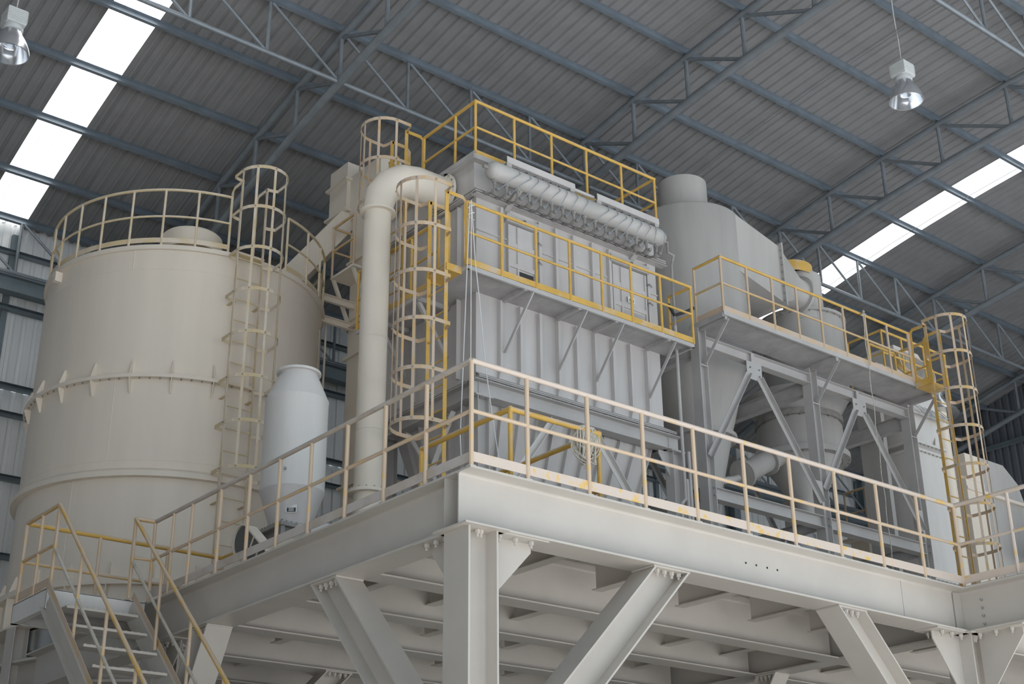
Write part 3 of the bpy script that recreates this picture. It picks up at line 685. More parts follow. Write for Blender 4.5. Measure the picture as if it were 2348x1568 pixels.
# lower flange, ring beam, hopper
MB().box(X0-.04, X1+.16, Y0-.14, Y1, 3.80, 3.815).build('lower_flange', 'grey_frame', fil)
MB().plate([(X0-.02, Y0-.005, 3.90), (X1+.02, Y0-.005, 3.90), (X1+.12, Y0-.13, 3.815), (X0-.04, Y0-.13, 3.815)], .01).build('flange_skirt', 'grey_frame', fil)
MB().box(X0-.04, X1+.16, Y0-.14, Y1, 3.775, 3.79).build('lower_flange', 'grey_frame', fil)
for k in range(24): put(BOLT_G, 'bolt', fil, (X0+.03+k*.172, Y0-.10, 3.775), (pi,0,0))
for k in range(14): put(BOLT_G, 'bolt', fil, (X0-.03, Y0+.05+k*.17, 3.775), (pi,0,0))
MB().ibeam((X0-.12, Y0-.03, 3.62), (X1+.28, Y0-.03, 3.62), .26, .22, .014, .01, fl=.005).build('ring_beam', 'grey_frame', fil)
MB().ibeam((X0+.02, Y0-.05, 3.62), (X0+.02, Y1, 3.62), .26, .22, .014, .01, fl=.005).build('ring_beam', 'grey_frame', fil)
MB().ibeam((X1+.05, Y0-.05, 3.62), (X1+.05, Y1, 3.62), .26, .22, .014, .01, fl=.005).build('ring_beam', 'grey_frame', fil)
HB = .9; hx0, hx1 = 4.9, 7.8; hy0, hy1 = 6.65, 7.05
hop = MB()
hop.add([(X0+.1,Y0+.08,3.75),(X1-.1,Y0+.08,3.75),(X1-.1,Y1-.1,3.75),(X0+.1,Y1-.1,3.75),(hx0,hy0,HB),(hx1,hy0,HB),(hx1,hy1,HB),(hx0,hy1,HB)], [(0,1,5,4),(1,2,6,5),(2,3,7,6),(3,0,4,7),(4,5,6,7)])
hop.build('hopper', 'grey_filter', fil)
n_ = V((0, -(3.75-HB), (hy0-Y0-.08))).normalized()
for k, x in enumerate([4.55+i*.36 for i in range(11)]):
    xb = hx0+(x-X0-.1)/(X1-X0-.2)*(hx1-hx0); a = V((x, Y0+.08, 3.74)); c = V((xb, hy0, HB)); up = V((0,-1,-.3)).normalized()
    a2 = a.lerp(c, .05)
    MB().plate([a2, a2+up*.03, a.lerp(c, .10)+up*.075, a.lerp(c, .98)+up*.075, a.lerp(c, .98)], .012).build('hopper_rib', 'grey_filter', fil)
for k in range(5):
    y = Y0+.35+k*.42; a = V((X0+.1, y, 3.74)); c = V((hx0, hy0+(y-Y0)/(Y1-Y0)*(hy1-hy0), HB))
    MB().plate([a, a+V((-.07,0,-.03)), c+V((-.07,0,-.03)), c], .012).build('hopper_rib', 'grey_filter', fil)
# legs and bracing
lg = thing('support_frame', 'grey legs and braces carrying the dust collector', 'steel frame', (6.3, 6.8, 0))
for x, y in ((X0+.06, Y0-.02), (X1+.17, Y0-.02), (X0+.06, Y1-.1), (X1+.17, Y1-.1)):
    MB().ibeam((x, y, 0), (x, y, 3.49), .22, .2, .014, .01, up=(1,0,0), fl=.005).build('leg', 'grey_frame', lg)
    MB().box(x-.16, x+.16, y-.13, y+.13, 3.47, 3.49).build('cap_plate', 'grey_frame', lg)
    for dx in (-.12, -.06, .06, .12): put(BOLT_G, 'bolt', lg, (x+dx, y-.09, 3.47), (pi,0,0))
MB().plate([(X1+.06, Y0-.02, 3.47), (X1-.18, Y0-.02, 3.47), (X1-.18, Y0-.02, 3.40), (X1+.06, Y0-.02, 3.05)], .014).build('gusset_plate', 'grey_frame', lg)
for a, c in (((5.86, 3.44), (4.55, 1.65)), ((6.70, 3.44), (8.35, 1.35))):
    MB().angle((a[0], Y0-.06, a[1]), (c[0], Y0-.06, c[1]), .09, .009, up=(0,-1,0)).build('brace', 'pale_vessel', lg)
MB().plate([(5.75, Y0-.05, 3.48), (6.05, Y0-.05, 3.48), (6.0, Y0-.05, 3.25), (5.75, Y0-.05, 3.2)], .012).build('gusset_plate', 'grey_frame', lg)
MB().plate([(6.45, Y0-.05, 3.48), (6.85, Y0-.05, 3.48), (6.85, Y0-.05, 3.15), (6.6, Y0-.05, 3.15)], .012).build('gusset_plate', 'grey_frame', lg)
MB().angle((X0+.0, 6.1, 3.4), (X0+.0, 7.4, 1.5), .09, .009, up=(-1,0,0)).build('brace', 'pale_vessel', lg)
MB().angle((X0+.0, 7.3, 3.4), (X0+.0, 5.8, 1.5), .09, .009, up=(-1,0,0)).build('brace', 'pale_vessel', lg)
for k, x in enumerate((8.62, 8.70)):
    MB().tube([(x, 5.42, 0), (x, 5.42, 3.0+k*.5)], .03, 8).build('conduit', 'grey_frame', lg, True)

# compressed-air header with its valves
hd = thing('air_header', 'grey compressed-air header pipe with a row of valves on the dust collector', 'pipe', (4.4, 5.2, 7.28))
hz, hy, hr = 7.25, 5.2, .155
MB().lathe([(0, 4.27), (.06, 4.275), (.11, 4.30), (.145, 4.35), (hr, 4.42), (hr, 8.02), (.145, 8.09), (.11, 8.14), (.06, 8.165), (0, 8.17)], (0, hy, hz), 32, axis='x').build('header_pipe', 'grey_vessel', hd, True)
MB().tube([(4.30, hy, hz+.02), (4.18, hy, hz+.02)], .035, 10).build('end_plug', 'dull_fitting', hd, True)
for x in (4.95, 7.75):
    MB().plate([(x, hy-.02, hz-.13), (x, hy+.10, hz-.13), (x, Y0+.05, 7.1), (x, Y0+.05, 6.98), (x, Y0-.02, 6.86)], .10).build('bracket', 'grey_vessel', hd)
for k in range(16):
    x = 4.41+k*.238
    v = MB(); v.tube([(x, hy, hz-.12), (x, hy, hz-.24)], .026, 8); v = v.build('valve', 'dull_fitting', hd, True)
    MB().lathe([(.042, 0), (.042, .04)], (x, hy, hz-.21), 6, capb=True, capt=True).build('union_nut', 'dull_fitting', v)
    MB().lathe([(0, -.05), (.040, -.05), (.048, -.03), (.048, .03), (0, .03)], (x, hy-.0, hz-.37), 14, axis='y').build('valve_body', 'dull_fitting', v, True)
    MB().tube([(x, hy, hz-.24), (x, hy, hz-.34)], .022, 8).build('valve_neck', 'dull_fitting', v, True)
    MB().lathe([(.0, -.10), (.03, -.10), (.034, -.07), (0, -.07)], (x, hy, hz-.37), 10, axis='y').build('coil', 'bolt_steel', v, True)
    MB().tube([(x, hy+.04, hz-.37), (x, hy+.16, hz-.34), (x+.01, Y0+.07, hz-.18)], .020, 8).build('blow_pipe', 'dull_fitting', v, True)
    MB().lathe([(.033, -.025), (.033, .025)], (x+.005, hy+.22, hz-.30), 8, axis='y', capb=True, capt=True).build('coupling', 'dull_fitting', v)
    bx_ = 4.80+k*.205 if k < 8 else 6.75+(k-8)*.185
    MB().tube([(bx_, 5.30, 7.50), (bx_+.01, 5.10, 7.40), (bx_+.03*math.sin(k*2.1), 5.025, 7.25), ((x+bx_)/2, 5.04, 7.08), (x+.03, hy-.08, hz-.36)], .006, 5).build('signal_cable', 'cable_grey', v, True)
for a, c in ((4.70, 6.16), (6.66, 8.12)):
    q = MB(); q.prism([(-.09,-.015),(.10,-.015),(.10,.06),(.092,.06),(.092,-.005),(-.082,-.005),(-.082,.06),(-.09,.06)], (a, 5.33, 7.56), (c, 5.33, 7.56)); s_ = q.build('solenoid_tray', 'grey_filter', hd)
    q = MB(); q.box(a, c, 5.235, 5.245, 7.54, 7.66); q.build('tray_front', 'grey_filter', s_)
    for xx in (a+.05, c-.05): MB().box(xx-.05, xx+.05, 5.24, 5.26, 7.38, 7.56).build('tray_leg', 'grey_vessel', s_)
    for k in range(8):
        xx = a+.12+k*(c-a-.25)/7; MB().tube([(xx, 5.31, 7.545), (xx, 5.31, 7.50), (xx+.01, 5.29, 7.47)], .015, 6).build('cable_gland', 'plate_black', s_)
MB().tube([(6.16, 5.33, 7.62), (6.66, 5.33, 7.62)], .03, 8).build('tray_conduit', 'grey_filter', hd, True)
MB().tube([(8.16, hy, hz-.03), (8.26, hy, hz-.03), (8.26, hy, hz-.22), (8.40, hy, hz-.24), (8.44, 5.3, hz-.40), (8.44, 5.3, 5.7)], .024, 8).build('supply_pipe', 'dull_fitting', hd, True)
MB().tube([(8.44, 5.3, 5.7), (8.44, 5.3, 2.6), (8.34, 5.3, 2.5), (8.34, 5.3, .02)], .028, 8).build('supply_pipe', 'grey_frame', hd, True)
MB().tube([(8.2, 5.2, 6.0), (8.44, 5.3, 5.9), (8.6, 5.15, 5.97), (8.72, 5.1, 6.05)], .03, 8).build('shut_off_valve', 'dark_rubber', hd, True)
# conduit on the roof deck behind
# ------------------------------------------------------------------ walkway around the dust collector
WZ = 5.26; WX0, WY0, WX1 = 3.69, 4.95, 8.52
wk = thing('walkway', 'grey steel walkway bracketed to the dust collector', 'walkway', (4, 5, WZ-.05))
for k in range(4):
    x = WX0+k*(WX1-WX0)/4; MB().box(x+.003, x+(WX1-WX0)/4-.003, WY0+.01, Y0, WZ-.012, WZ).build('deck_plate', 'soffit_grey', wk)
for k in range(3):
    y = Y0+k*.8; MB().box(WX0+.01, X0, y+.003, y+.797, WZ-.012, WZ).build('deck_plate', 'soffit_grey', wk)
MB().channel((WX0, WY0, WZ-.035), (WX1, WY0, WZ-.035), .07, .04, .006, side=-1).build('edge_channel', 'grey_frame', wk)
MB().channel((WX0, WY0, WZ-.035), (WX0, 8.0, WZ-.035), .07, .04, .006, side=1).build('edge_channel', 'grey_frame', wk)
MB().channel((WX1, WY0, WZ-.035), (WX1, Y0, WZ-.035), .07, .04, .006, side=-1).build('edge_channel', 'grey_frame', wk)
for x in (4.83, 5.94, 6.74, 7.93):
    MB().box(x-.03, x+.03, WY0+.02, Y0-.08, WZ-.09, WZ-.014).build('cross_bar', 'soffit_grey', wk)
    MB().angle((x+.12, WY0+.02, WZ-.05), (x-.01, Y0-.08, 4.32), .06, .007, up=(1,0,0)).build('knee_brace', 'grey_frame', wk)
for y in (6.3, 7.4):
    MB().box(WX0+.02, X0-.02, y-.03, y+.03, WZ-.09, WZ-.014).build('cross_bar', 'soffit_grey', wk)
    MB().angle((WX0+.03, y, WZ-.05), (X0-.05, y, 4.35), .06, .007, up=(0,1,0)).build('knee_brace', 'grey_frame', wk)
railing('yellow guard rail along the front of the dust collector walkway', [(WX0,WY0+.02,WZ), (WX1,WY0+.02,WZ), (WX1,Y0-.1,WZ)], [(x,WY0+.02,WZ) for x in (3.69,4.36,5.05,5.75,6.44,7.1,7.78,8.52)]+[(WX1,Y0-.1,WZ)], 'yellow_paint', foot=False, toez=.02)
railing('yellow guard rail on the left side walkway behind the caged ladder', [(WX0+.02,5.72,WZ), (WX0+.02,8.0,WZ)], [(WX0+.02,y,WZ) for y in (5.72,6.45,7.2,8.0)], 'yellow_paint', foot=False, toez=.02)
RZ_ = 7.74
railing('yellow guard rail on the roof of the dust collector', [(X0-.02,7.05,RZ_-.05), (X0-.02,Y0,RZ_-.05), (X1+.10,Y0,RZ_-.05), (X1+.10,Y1,RZ_-.05)], [(X0-.02,7.05,RZ_-.05),(X0-.02,6.15,RZ_-.05)]+[(x,Y0,RZ_-.05) for x in (4.33,5.15,5.97,6.77,7.6,8.43)]+[(X1+.10,7.2,RZ_-.05),(X1+.10,8.1,RZ_-.05)], 'yellow_paint', h=1.06, foot=False, toez=.03)
railing('yellow guard rail at the back left of the dust collector roof', [(X0-.02,7.85,RZ_-.05), (X0-.02,Y1,RZ_-.05), (X1+.1,Y1,RZ_-.05)], [(X0-.02,7.85,RZ_-.05),(X0-.02,Y1,RZ_-.05),(5.4,Y1,RZ_-.05),(6.5,Y1,RZ_-.05),(7.5,Y1,RZ_-.05)], 'yellow_paint', h=1.06, foot=False, toez=.03)
caged_ladder('yellow caged ladder in front of the beige duct, up to the collector walkway', (3.42, 5.34, 0), WZ, (-1,0), cage0=2.1, ext=1.25, zcap=6.50, rr=.40, sd=.30)
t = thing('ladder_step', 'yellow step-off box at the head of the front caged ladder', 'platform', (3.55, 5.36, WZ-.1))
MB().box(3.41, 3.69, 5.10, 5.62, WZ-.10, WZ-.06).build('step_plate', 'yellow_paint', t)
for y in (5.10, 5.62): MB().bar((3.41, y, WZ-.05), (3.69, y, WZ-.05), .01, .12).build('side_plate', 'yellow_paint', t)
MB().bar((3.67, 5.05, WZ-.05), (3.67, 5.05, WZ+1.10), .06, .06).build('corner_post', 'yellow_paint', t)
MB().bar((3.67, 5.66, WZ-.05), (3.67, 5.66, WZ+1.10), .05, .05).build('corner_post', 'yellow_paint', t)
caged_ladder('yellow caged ladder from the side walkway to the collector roof', (4.10, 7.48, WZ), RZ_, (-1,0), cage0=7.0, ext=1.18, zcap=8.90, rr=.42, sd=.30)

# round duct with elbow into the side of the dust collector
dx, dy = 3.02, 6.42
t = thing('round_duct', 'beige round duct rising beside the caged ladder and bending into the collector', 'duct', (dx, dy, .3))
MB().tube([(dx, dy, 1.9), (dx, dy, 6.55)], .215, 32, caps=False).build('riser', 'beige_duct', t, True)
MB().lathe([(.215, 6.52), (.285, 6.52), (.285, 6.56), (.22, 6.56)], (dx, dy, 0), 40).build('flange', 'beige_duct', t, True)
for z in (2.87, 4.35): MB().lathe([(.215, z-.008), (.221, z), (.215, z+.008)], (dx, dy, 0), 32).build('weld_seam', 'beige_duct', t, True)
E_ = []; er = .70
for k in range(5):
    A = math.radians(180-k*22.5); E_.append((dx+er+er*math.cos(A), dy, 6.62+er*math.sin(A)))
MB().tube([(dx, dy, 6.56)]+E_+[(4.28, dy, 7.32)], [.225, .23, .25, .27, .285, .29, .29], 32, caps=False).build('elbow', 'beige_duct', t, True)
MB().lathe([(.29, 4.25), (.36, 4.25), (.36, 4.29), (.3, 4.29)], (0, dy, 7.32), 40, axis='x').build('flange', 'beige_duct', t, True)
MB().lathe([(.215, 1.95), (.30, 1.95), (.30, 1.90), (.215, 1.90)], (dx, dy, 0), 40).build('flange', 'beige_duct', t, True)
MB().lathe([(.215, 1.9), (.20, 0)], (dx, dy, 0), 32).build('lower_section', 'beige_duct', t, True)
for k in range(14):
    A = 2*pi*k/14; put(BOLT_G, 'bolt', t, (dx+.26*math.cos(A), dy+.26*math.sin(A), 1.95)); put(BOLT_G, 'bolt', t, (4.25, dy+.33*math.cos(A), 7.32+.33*math.sin(A)), (0,-pi/2,0))

# ------------------------------------------------------------------ bucket elevator between tank and collector, with chute
ev = thing('bucket_elevator', 'tall beige bucket elevator casing behind the round duct', 'elevator', (5.7, 10.6, 0))
ex0, ex1, ey0, ey1 = 5.40, 5.95, 10.05, 11.0
MB().box(ex0, ex1, ey0, ey1, 0, 9.6).build('casing', 'beige_duct', ev)
for z in (3.6, 6.17, 8.2):
    MB().box(ex0-.07, ex1+.07, ey0-.07, ey1+.07, z, z+.05).build('casing_flange', 'beige_duct', ev)
MB().box(ex0-.05, ex1+.4, 11.2, 11.85, 9.5, 10.64).build('head_box', 'beige_duct', ev)
MB().box(ex0-.12, ex1+.47, 11.13, 11.92, 10.20, 10.25).build('casing_flange', 'beige_duct', ev)
MB().box(ex0-.12, ex1+.47, 11.13, 11.92, 9.50, 9.55).build('casing_flange', 'beige_duct', ev)
MB().box(ex0+.03, ex1-.03, 10.1, 11.25, 9.3, 10.3).build('head_link', 'beige_duct', ev)
t = thing('chute', 'beige inclined chute dropping from the elevator head onto the tank roof', 'chute', (4.6, 11.4, 7.0))
MB().bar((5.80, 11.52, 9.72), (3.75, 11.25, 6.98), .62, .42, up=(1,0,.75)).build('chute_box', 'beige_duct', t)
ep = thing('elevator_platform', 'small railed platform on the left side of the bucket elevator', 'platform', (5.0, 11.0, 8.0))
MB().box(4.95, 5.40, 10.2, 11.0, 7.75, 7.80).build('deck_plate', 'beige_duct', ep)
MB().angle((4.98, 10.95, 7.75), (5.38, 10.95, 6.85), .06, .007, up=(0,1,0)).build('brace', 'beige_duct', ep)
MB().angle((4.98, 10.25, 7.75), (5.38, 10.25, 6.85), .06, .007, up=(0,1,0)).build('brace', 'beige_duct', ep)
railing('short dusty guard rail on the elevator side platform', [(5.38,10.98,7.8), (4.97,10.98,7.8), (4.97,10.22,7.8)], [(4.97,10.98,7.8), (4.97,10.22,7.8), (5.38,10.98,7.8)], 'faded_yellow', foot=False, toe=None)
ti = thing('tie_beam', 'pair of cream tie beams joining the tank to the bucket elevator', 'beam', (5.0, 10.9, 7.0))
MB().channel((4.7, 10.85, 7.25), (5.5, 10.85, 7.25), .14, .07, .01, side=1).build('tie_channel', 'cream_vessel', ti)
MB().channel((4.7, 10.85, 6.80), (5.5, 10.85, 6.80), .14, .07, .01, side=1).build('tie_channel', 'cream_vessel', ti)
MB().channel((5.36, 11.05, 6.85), (5.36, 9.95, 6.85), .14, .07, .01, side=1).build('tie_channel', 'cream_vessel', ti)
t = thing('hoist_cable', 'thin steel cable hanging down beside the right edge of the tank', 'cable', (5.05, 10.95, 3))
MB().tube([(4.88, 10.95, 6.9), (4.86, 10.95, 2.2)], .02, 6).build('cable', 'beige_duct', t)

# ------------------------------------------------------------------ right-hand steel frame with its walkway
fr = thing('equipment_frame', 'grey bolted steel frame under the right-hand walkway', 'steel frame', (12.4, 5.65, 0))
CXS = (9.40, 12.43, 15.46); FY = 5.68
for x in CXS:
    for y in (FY, 8.9):
        MB().ibeam((x, y, 0), (x, y, 6.02), .20, .21, .014, .01, up=(1,0,0), fl=.005).build('frame_column', 'grey_frame', fr)
    MB().box(x-.105, x+.105, FY-.11, FY-.10+.0, 5.30, 5.32).build('splice_plate', 'grey_frame', fr)
    MB().ibeam((x, FY, 5.68), (x, 8.9, 5.68), .28, .16, .012, .009, fl=.004).build('cross_beam', 'soffit_grey', fr)
    MB().ibeam((x, FY, 3.0), (x, 8.9, 3.0), .2, .14, .012, .009, fl=.004).build('cross_beam', 'soffit_grey', fr)
for a, c in ((9.5, 12.33), (12.53, 15.36)):
    MB().ibeam((a, FY-.02, 5.80), (c, FY-.02, 5.80), .20, .16, .012, .009, fl=.004).build('top_beam', 'grey_frame', fr)
    MB().ibeam((a, 8.9, 5.80), (c, 8.9, 5.80), .20, .16, .012, .009, fl=.004).build('top_beam', 'soffit_grey', fr)
    q = MB(); q.ibeam((a, FY-.02, 2.98), (c, FY-.02, 2.98), .22, .18, .012, .009, fl=.004); tb = q.build('tie_beam_low', 'grey_frame', fr)
    for xx in (a-.09, c+.09):
        for zz in (2.92, 3.05): put(BOLT_G, 'bolt', tb, (xx, FY-.12, zz), (pi/2,0,0), (1.6,1.6,1.2))
    m_ = (a+c)/2-.18
    MB().plate([(m_-.20, FY-.10, 5.70), (m_+.20, FY-.10, 5.70), (m_+.20, FY-.10, 5.45), (m_+.12, FY-.10, 5.36), (m_-.12, FY-.10, 5.36), (m_-.20, FY-.10, 5.45)], .014).build('gusset_plate', 'grey_frame', fr)
    for xx in (-.12, .12):
        for zz in (5.45, 5.58): put(BOLT_G, 'bolt', fr, (m_+xx, FY-.11, zz), (pi/2,0,0))
    MB().box(m_-.04, m_+.04, FY-.09, FY-.08, 5.70, 5.90).build('stiffener', 'grey_frame', fr)
    MB().angle((m_-.16, FY-.11, 5.42), (a-.09, FY-.11, 3.60), .09, .009, up=(0,-1,0)).build('brace', 'grey_frame', fr)
    MB().angle((m_+.12, FY-.11, 5.42), (c-.02, FY-.11, 3.35), .09, .009, up=(0,-1,0)).build('brace', 'grey_frame', fr)
    MB().plate([(c-.16, FY-.10, 3.75), (c+.04, FY-.10, 3.75), (c+.04, FY-.10, 3.1)], .012).build('gusset_plate', 'grey_frame', fr)
    MB().angle((m_-.10, 8.85, 5.42), (a+.02, 8.85, 3.3), .09, .009, up=(0,-1,0)).build('brace', 'soffit_grey', fr)
    MB().angle((m_+.10, 8.85, 5.42), (c-.02, 8.85, 3.3), .09, .009, up=(0,-1,0)).build('brace', 'soffit_grey', fr)
W2 = 6.12; RX0, RX1 = 9.32, 15.46
wr = thing('walkway', 'grey walkway on brackets in front of the right-hand vessels', 'walkway', (12.4, 5.3, W2-.05))
for k in range(6):
    x = RX0+k*(RX1-RX0)/6; MB().box(x+.003, x+(RX1-RX0)/6-.003, 4.96, 5.80, W2-.02, W2).build('deck_plate', 'soffit_grey', wr)
MB().channel((RX0, 4.95, W2-.03), (RX1, 4.95, W2-.03), .08, .04, .006, side=-1).build('edge_channel', 'grey_frame', wr)
for x in (RX0, RX1): MB().box(x-.02, x+.02, 4.97, 5.8, W2-.10, W2-.022).build('end_channel', 'soffit_grey', wr)
for x in CXS:
    MB().box(x-.035, x+.035, 4.98, FY-.1, W2-.14, W2-.022).build('cross_bar', 'soffit_grey', wr)
    MB().angle((x+.03, 5.0, W2-.08), (x, FY-.10, 5.36), .075, .008, up=(1,0,0)).build('knee_brace', 'grey_frame', wr)
PX = [9.34+.68*k for k in range(9)]
railing('yellow guard rail along the right-hand walkway', [(RX0+.02,5.62,W2), (RX0+.02,4.97,W2), (14.82,4.97,W2)], [(RX0+.02,5.62,W2)]+[(x,4.97,W2) for x in PX]+[(14.82,4.97,W2)], 'faded_yellow', mm='yellow_paint', foot=False, toez=.02)
railing('yellow guard rail on the back side of the right-hand walkway end', [(14.6,5.78,W2), (15.44,5.78,W2), (15.44,4.97,W2)], [(14.6,5.78,W2),  (15.44,5.78,W2), (15.44,5.4,W2)], 'yellow_paint', foot=False, toe=None)
caged_ladder('yellow caged ladder at the right end of the right-hand walkway', (15.06, 4.58, 0), W2, (0,-1), cage0=1.8, ext=1.15, zcap=7.26, width=.46, rr=.40, sd=.33)
t = thing('ladder_step', 'yellow step-off box at the head of the right-hand caged ladder', 'platform', (15.1, 4.75, W2-.1))
MB().box(14.80, 15.32, 4.60, 4.94, W2-.12, W2-.07).build('step_plate', 'yellow_paint', t)
for x in (14.80, 15.32): MB().bar((x, 4.60, W2-.05), (x, 4.94, W2-.05), .01, .14).build('side_plate', 'yellow_paint', t)

# ------------------------------------------------------------------ cyclone with chimney stub
ax, ay = 11.04, 7.3
cy1 = thing('cyclone', 'large grey cyclone with a chimney stub between collector and right walkway', 'cyclone', (ax, ay, 3))
MB().lathe([(1.10, 6.3), (1.10, 9.32), (1.07, 9.36), (.40, 9.40)], (ax, ay, 0), 64).build('body', 'grey_vessel', cy1, True)
MB().lathe([(.50, 9.36), (.50, 10.30), (.47, 10.32), (.30, 10.33), (0, 10.33)], (ax-.05, ay, 0), 48).build('chimney_stub', 'grey_vessel', cy1, True)
MB().lathe([(1.10, 6.3), (.99, 6.25), (.60, 4.80)], (ax, ay, 0), 64).build('cone', 'grey_vessel', cy1, True)
MB().lathe([(.58, 4.80), (.70, 4.80), (.70, 4.72), (.58, 4.72)], (ax, ay, 0), 48).build('cone_flange', 'grey_vessel', cy1, True)
MB().lathe([(.585, 4.72), (.20, 3.1), (.20, 2.0)], (ax, ay, 0), 48).build('lower_cone', 'grey_vessel', cy1, True)
for k in range(24):
    A = 2*pi*k/24; put(BOLT_G, 'bolt', cy1, (ax+.65*math.cos(A), ay+.65*math.sin(A), 4.72), (pi,0,0))
# tangential outlet: box on the right, flange and round reducer
q = MB(); xa, xb = ax+.3, 12.62; y0, y1 = 6.24, 7.05
q.add([(xa,y0,8.05),(xb,y0,7.72),(xb,y1,7.72),(xa,y1+.3,8.05),(xa,y0,9.30),(xb,y0,8.98),(xb,y1,8.98),(xa,y1+.3,9.30)], [(0,3,2,1),(4,5,6,7),(0,1,5,4),(1,2,6,5),(2,3,7,6),(3,0,4,7)]); q.build('outlet_box', 'grey_vessel', cy1)
q = MB(); q.box(xb-.02, xb+.02, y0-.07, y1+.07, 7.65, 9.05); ofl = q.build('outlet_flange', 'grey_vessel', cy1)
for k in range(8): put(BOLT_G, 'bolt', ofl, (xb-.02, y0-.04, 7.75+k*.16), (0,-pi/2,0))
q = MB(); n = 24; vs = []
for k in range(n):
    A = 2*pi*k/n+pi/4; c, s_ = math.cos(A), math.sin(A); mx_ = max(abs(c), abs(s_))
    vs.append((xb, (y0+y1)/2+.40*c/mx_, 8.35+.62*s_/mx_))
for k in range(n):
    A = 2*pi*k/n+pi/4; vs.append((13.45, 6.72+.34*math.cos(A), 8.40+.34*math.sin(A)))
for k in range(n):
    A = 2*pi*k/n+pi/4; vs.append((13.75, 6.75+.34*math.cos(A), 8.40+.34*math.sin(A)))
q.add(vs, [(j*n+i, j*n+(i+1)%n, (j+1)*n+(i+1)%n, (j+1)*n+i) for j in range(2) for i in range(n)]); q.build('reducer', 'grey_vessel', cy1, True)
MB().lathe([(.33, 13.70), (.42, 13.70), (.42, 13.76), (.33, 13.76)], (0, 6.75, 8.40), 40, axis='x').build('round_flange', 'grey_vessel', cy1, True)
# valve housing with yellow cap
vh = thing('valve_housing', 'grey drum with a yellow band on top beside the cyclone outlet', 'drum', (14.1, 6.95, 8))
MB().lathe([(.42, 7.9), (.42, 8.98), (.34, 9.02), (0, 9.02)], (14.10, 6.95, 0), 40).build('drum', 'grey_vessel', vh, True)
MB().lathe([(.50, 8.92), (.50, 9.16), (0, 9.16)], (13.85, 7.05, 0), 40).build('yellow_band', 'yellow_paint', vh, True)
MB().tube([(14.5, 6.75, 8.2), (14.62, 6.7, 8.18), (14.62, 6.7, 8.35)], .03, 8).build('drain_cock', 'dull_fitting', vh, True)
# second vessel above the walkway
sx, sy = 14.41, 7.3
v2 = thing('receiver_vessel', 'grey round vessel with a bolted rim behind the right-hand railing', 'vessel', (sx, sy, 6.3))
MB().lathe([(.86, 6.3), (.86, 8.06)], (sx, sy, 0), 56).build('shell', 'grey_vessel', v2, True)
q = MB(); q.lathe([(.84, 8.06), (.94, 8.06), (.94, 8.12), (.84, 8.12), (.3, 8.25), (0, 8.25)], (sx, sy, 0), 56); rimf = q.build('bolted_rim', 'grey_vessel', v2, True)
for k in range(28):
    A = 2*pi*k/28; put(BOLT_G, 'bolt', rimf, (sx+.90*math.cos(A), sy+.90*math.sin(A), 8.06), (pi,0,0))
lx, ly = 14.01, 7.3
v3 = thing('cone_hopper', 'grey round hopper hanging between the frame columns', 'hopper', (lx, ly, 3.5))
MB().lathe([(1.10, 6.25), (1.06, 6.2), (.79, 5.76)], (lx, ly, 0), 56).build('upper_cone', 'grey_vessel', v3, True)
q = MB(); q.lathe([(.78, 5.80), (.90, 5.80), (.90, 5.68), (.80, 5.68)], (lx, ly, 0), 56); f1 = q.build('bolted_flange', 'dull_fitting', v3, True)
MB().lathe([(.83, 5.70), (.87, 5.62), (.87, 5.02)], (lx, ly, 0), 56).build('drum', 'grey_vessel', v3, True)
q = MB(); q.lathe([(.84, 5.02), (.97, 5.02), (.97, 4.90), (.80, 4.90)], (lx, ly, 0), 56); f2 = q.build('bolted_flange', 'grey_vessel', v3, True)
MB().lathe([(.80, 4.92), (.24, 4.0), (.24, 1.9)], (lx, ly, 0), 48).build('lower_cone', 'grey_vessel', v3, True)
for k in range(26):
    A = 2*pi*k/26
    put(BOLT_G, 'bolt', f1, (lx+.86*math.cos(A), ly+.86*math.sin(A), 5.68), (pi,0,0)); put(BOLT_G, 'bolt', f2, (lx+.92*math.cos(A), ly+.92*math.sin(A), 4.90), (pi,0,0))
t = thing('side_pipe', 'stub pipe with a round flange on the lower left of the hanging hopper', 'pipe', (13, 6.9, 4.3))
MB().tube([(13.45, 7.3, 5.02), (12.85, 7.3, 4.70), (12.15, 7.3, 4.30)], .22, 28).build('pipe_stub', 'grey_vessel', t, True)
for p in ((12.92, 7.3, 4.74), (12.18, 7.3, 4.32)):
    q = MB(); d_ = V((-.7,0,-.4)).normalized()
    q.tube([V(p)-d_*.03, V(p)+d_*.03], .29, 28); q.build('pipe_flange', 'grey_vessel', t, True)
t = thing('side_pipe', 'thin grey pipe running left from the hopper stub', 'pipe', (12, 7.4, 4.0))
MB().tube([(12.25, 7.4, 4.30), (12.05, 7.45, 4.22), (11.8, 7.5, 4.16), (11.5, 7.6, 4.14)], .07, 14).build('bent_pipe', 'pale_vessel', t, True)
t = thing('insulated_pipe', 'pipe wrapped in crinkled silver foil low behind the front railing', 'pipe', (13.1, 6.5, 0))
MB().lathe([(.0, 2.75), (.20, 2.74), (.26, 2.65), (.27, 2.4), (.27, 0)], (12.66, 6.4, .3), 40).build('foil_wrap', 'foil', t, True)
MB().tube([(14.01, 7.3, 2.6), (14.01, 7.3, 0)], .30, 24).build('drop_pipe', 'grey_vessel', v3, True)
q = thing('sign_bracket', 'small yellow and green fitting between the hopper and a brace', 'fitting', (15.2, 8.2, 6.2))
MB().box(15.10, 15.30, 8.2, 8.4, 6.0, 6.22).build('yellow_block', 'yellow_paint', q); MB().box(15.26, 15.46, 8.1, 8.3, 6.15, 6.45).build('green_block', 'green_paint', q)

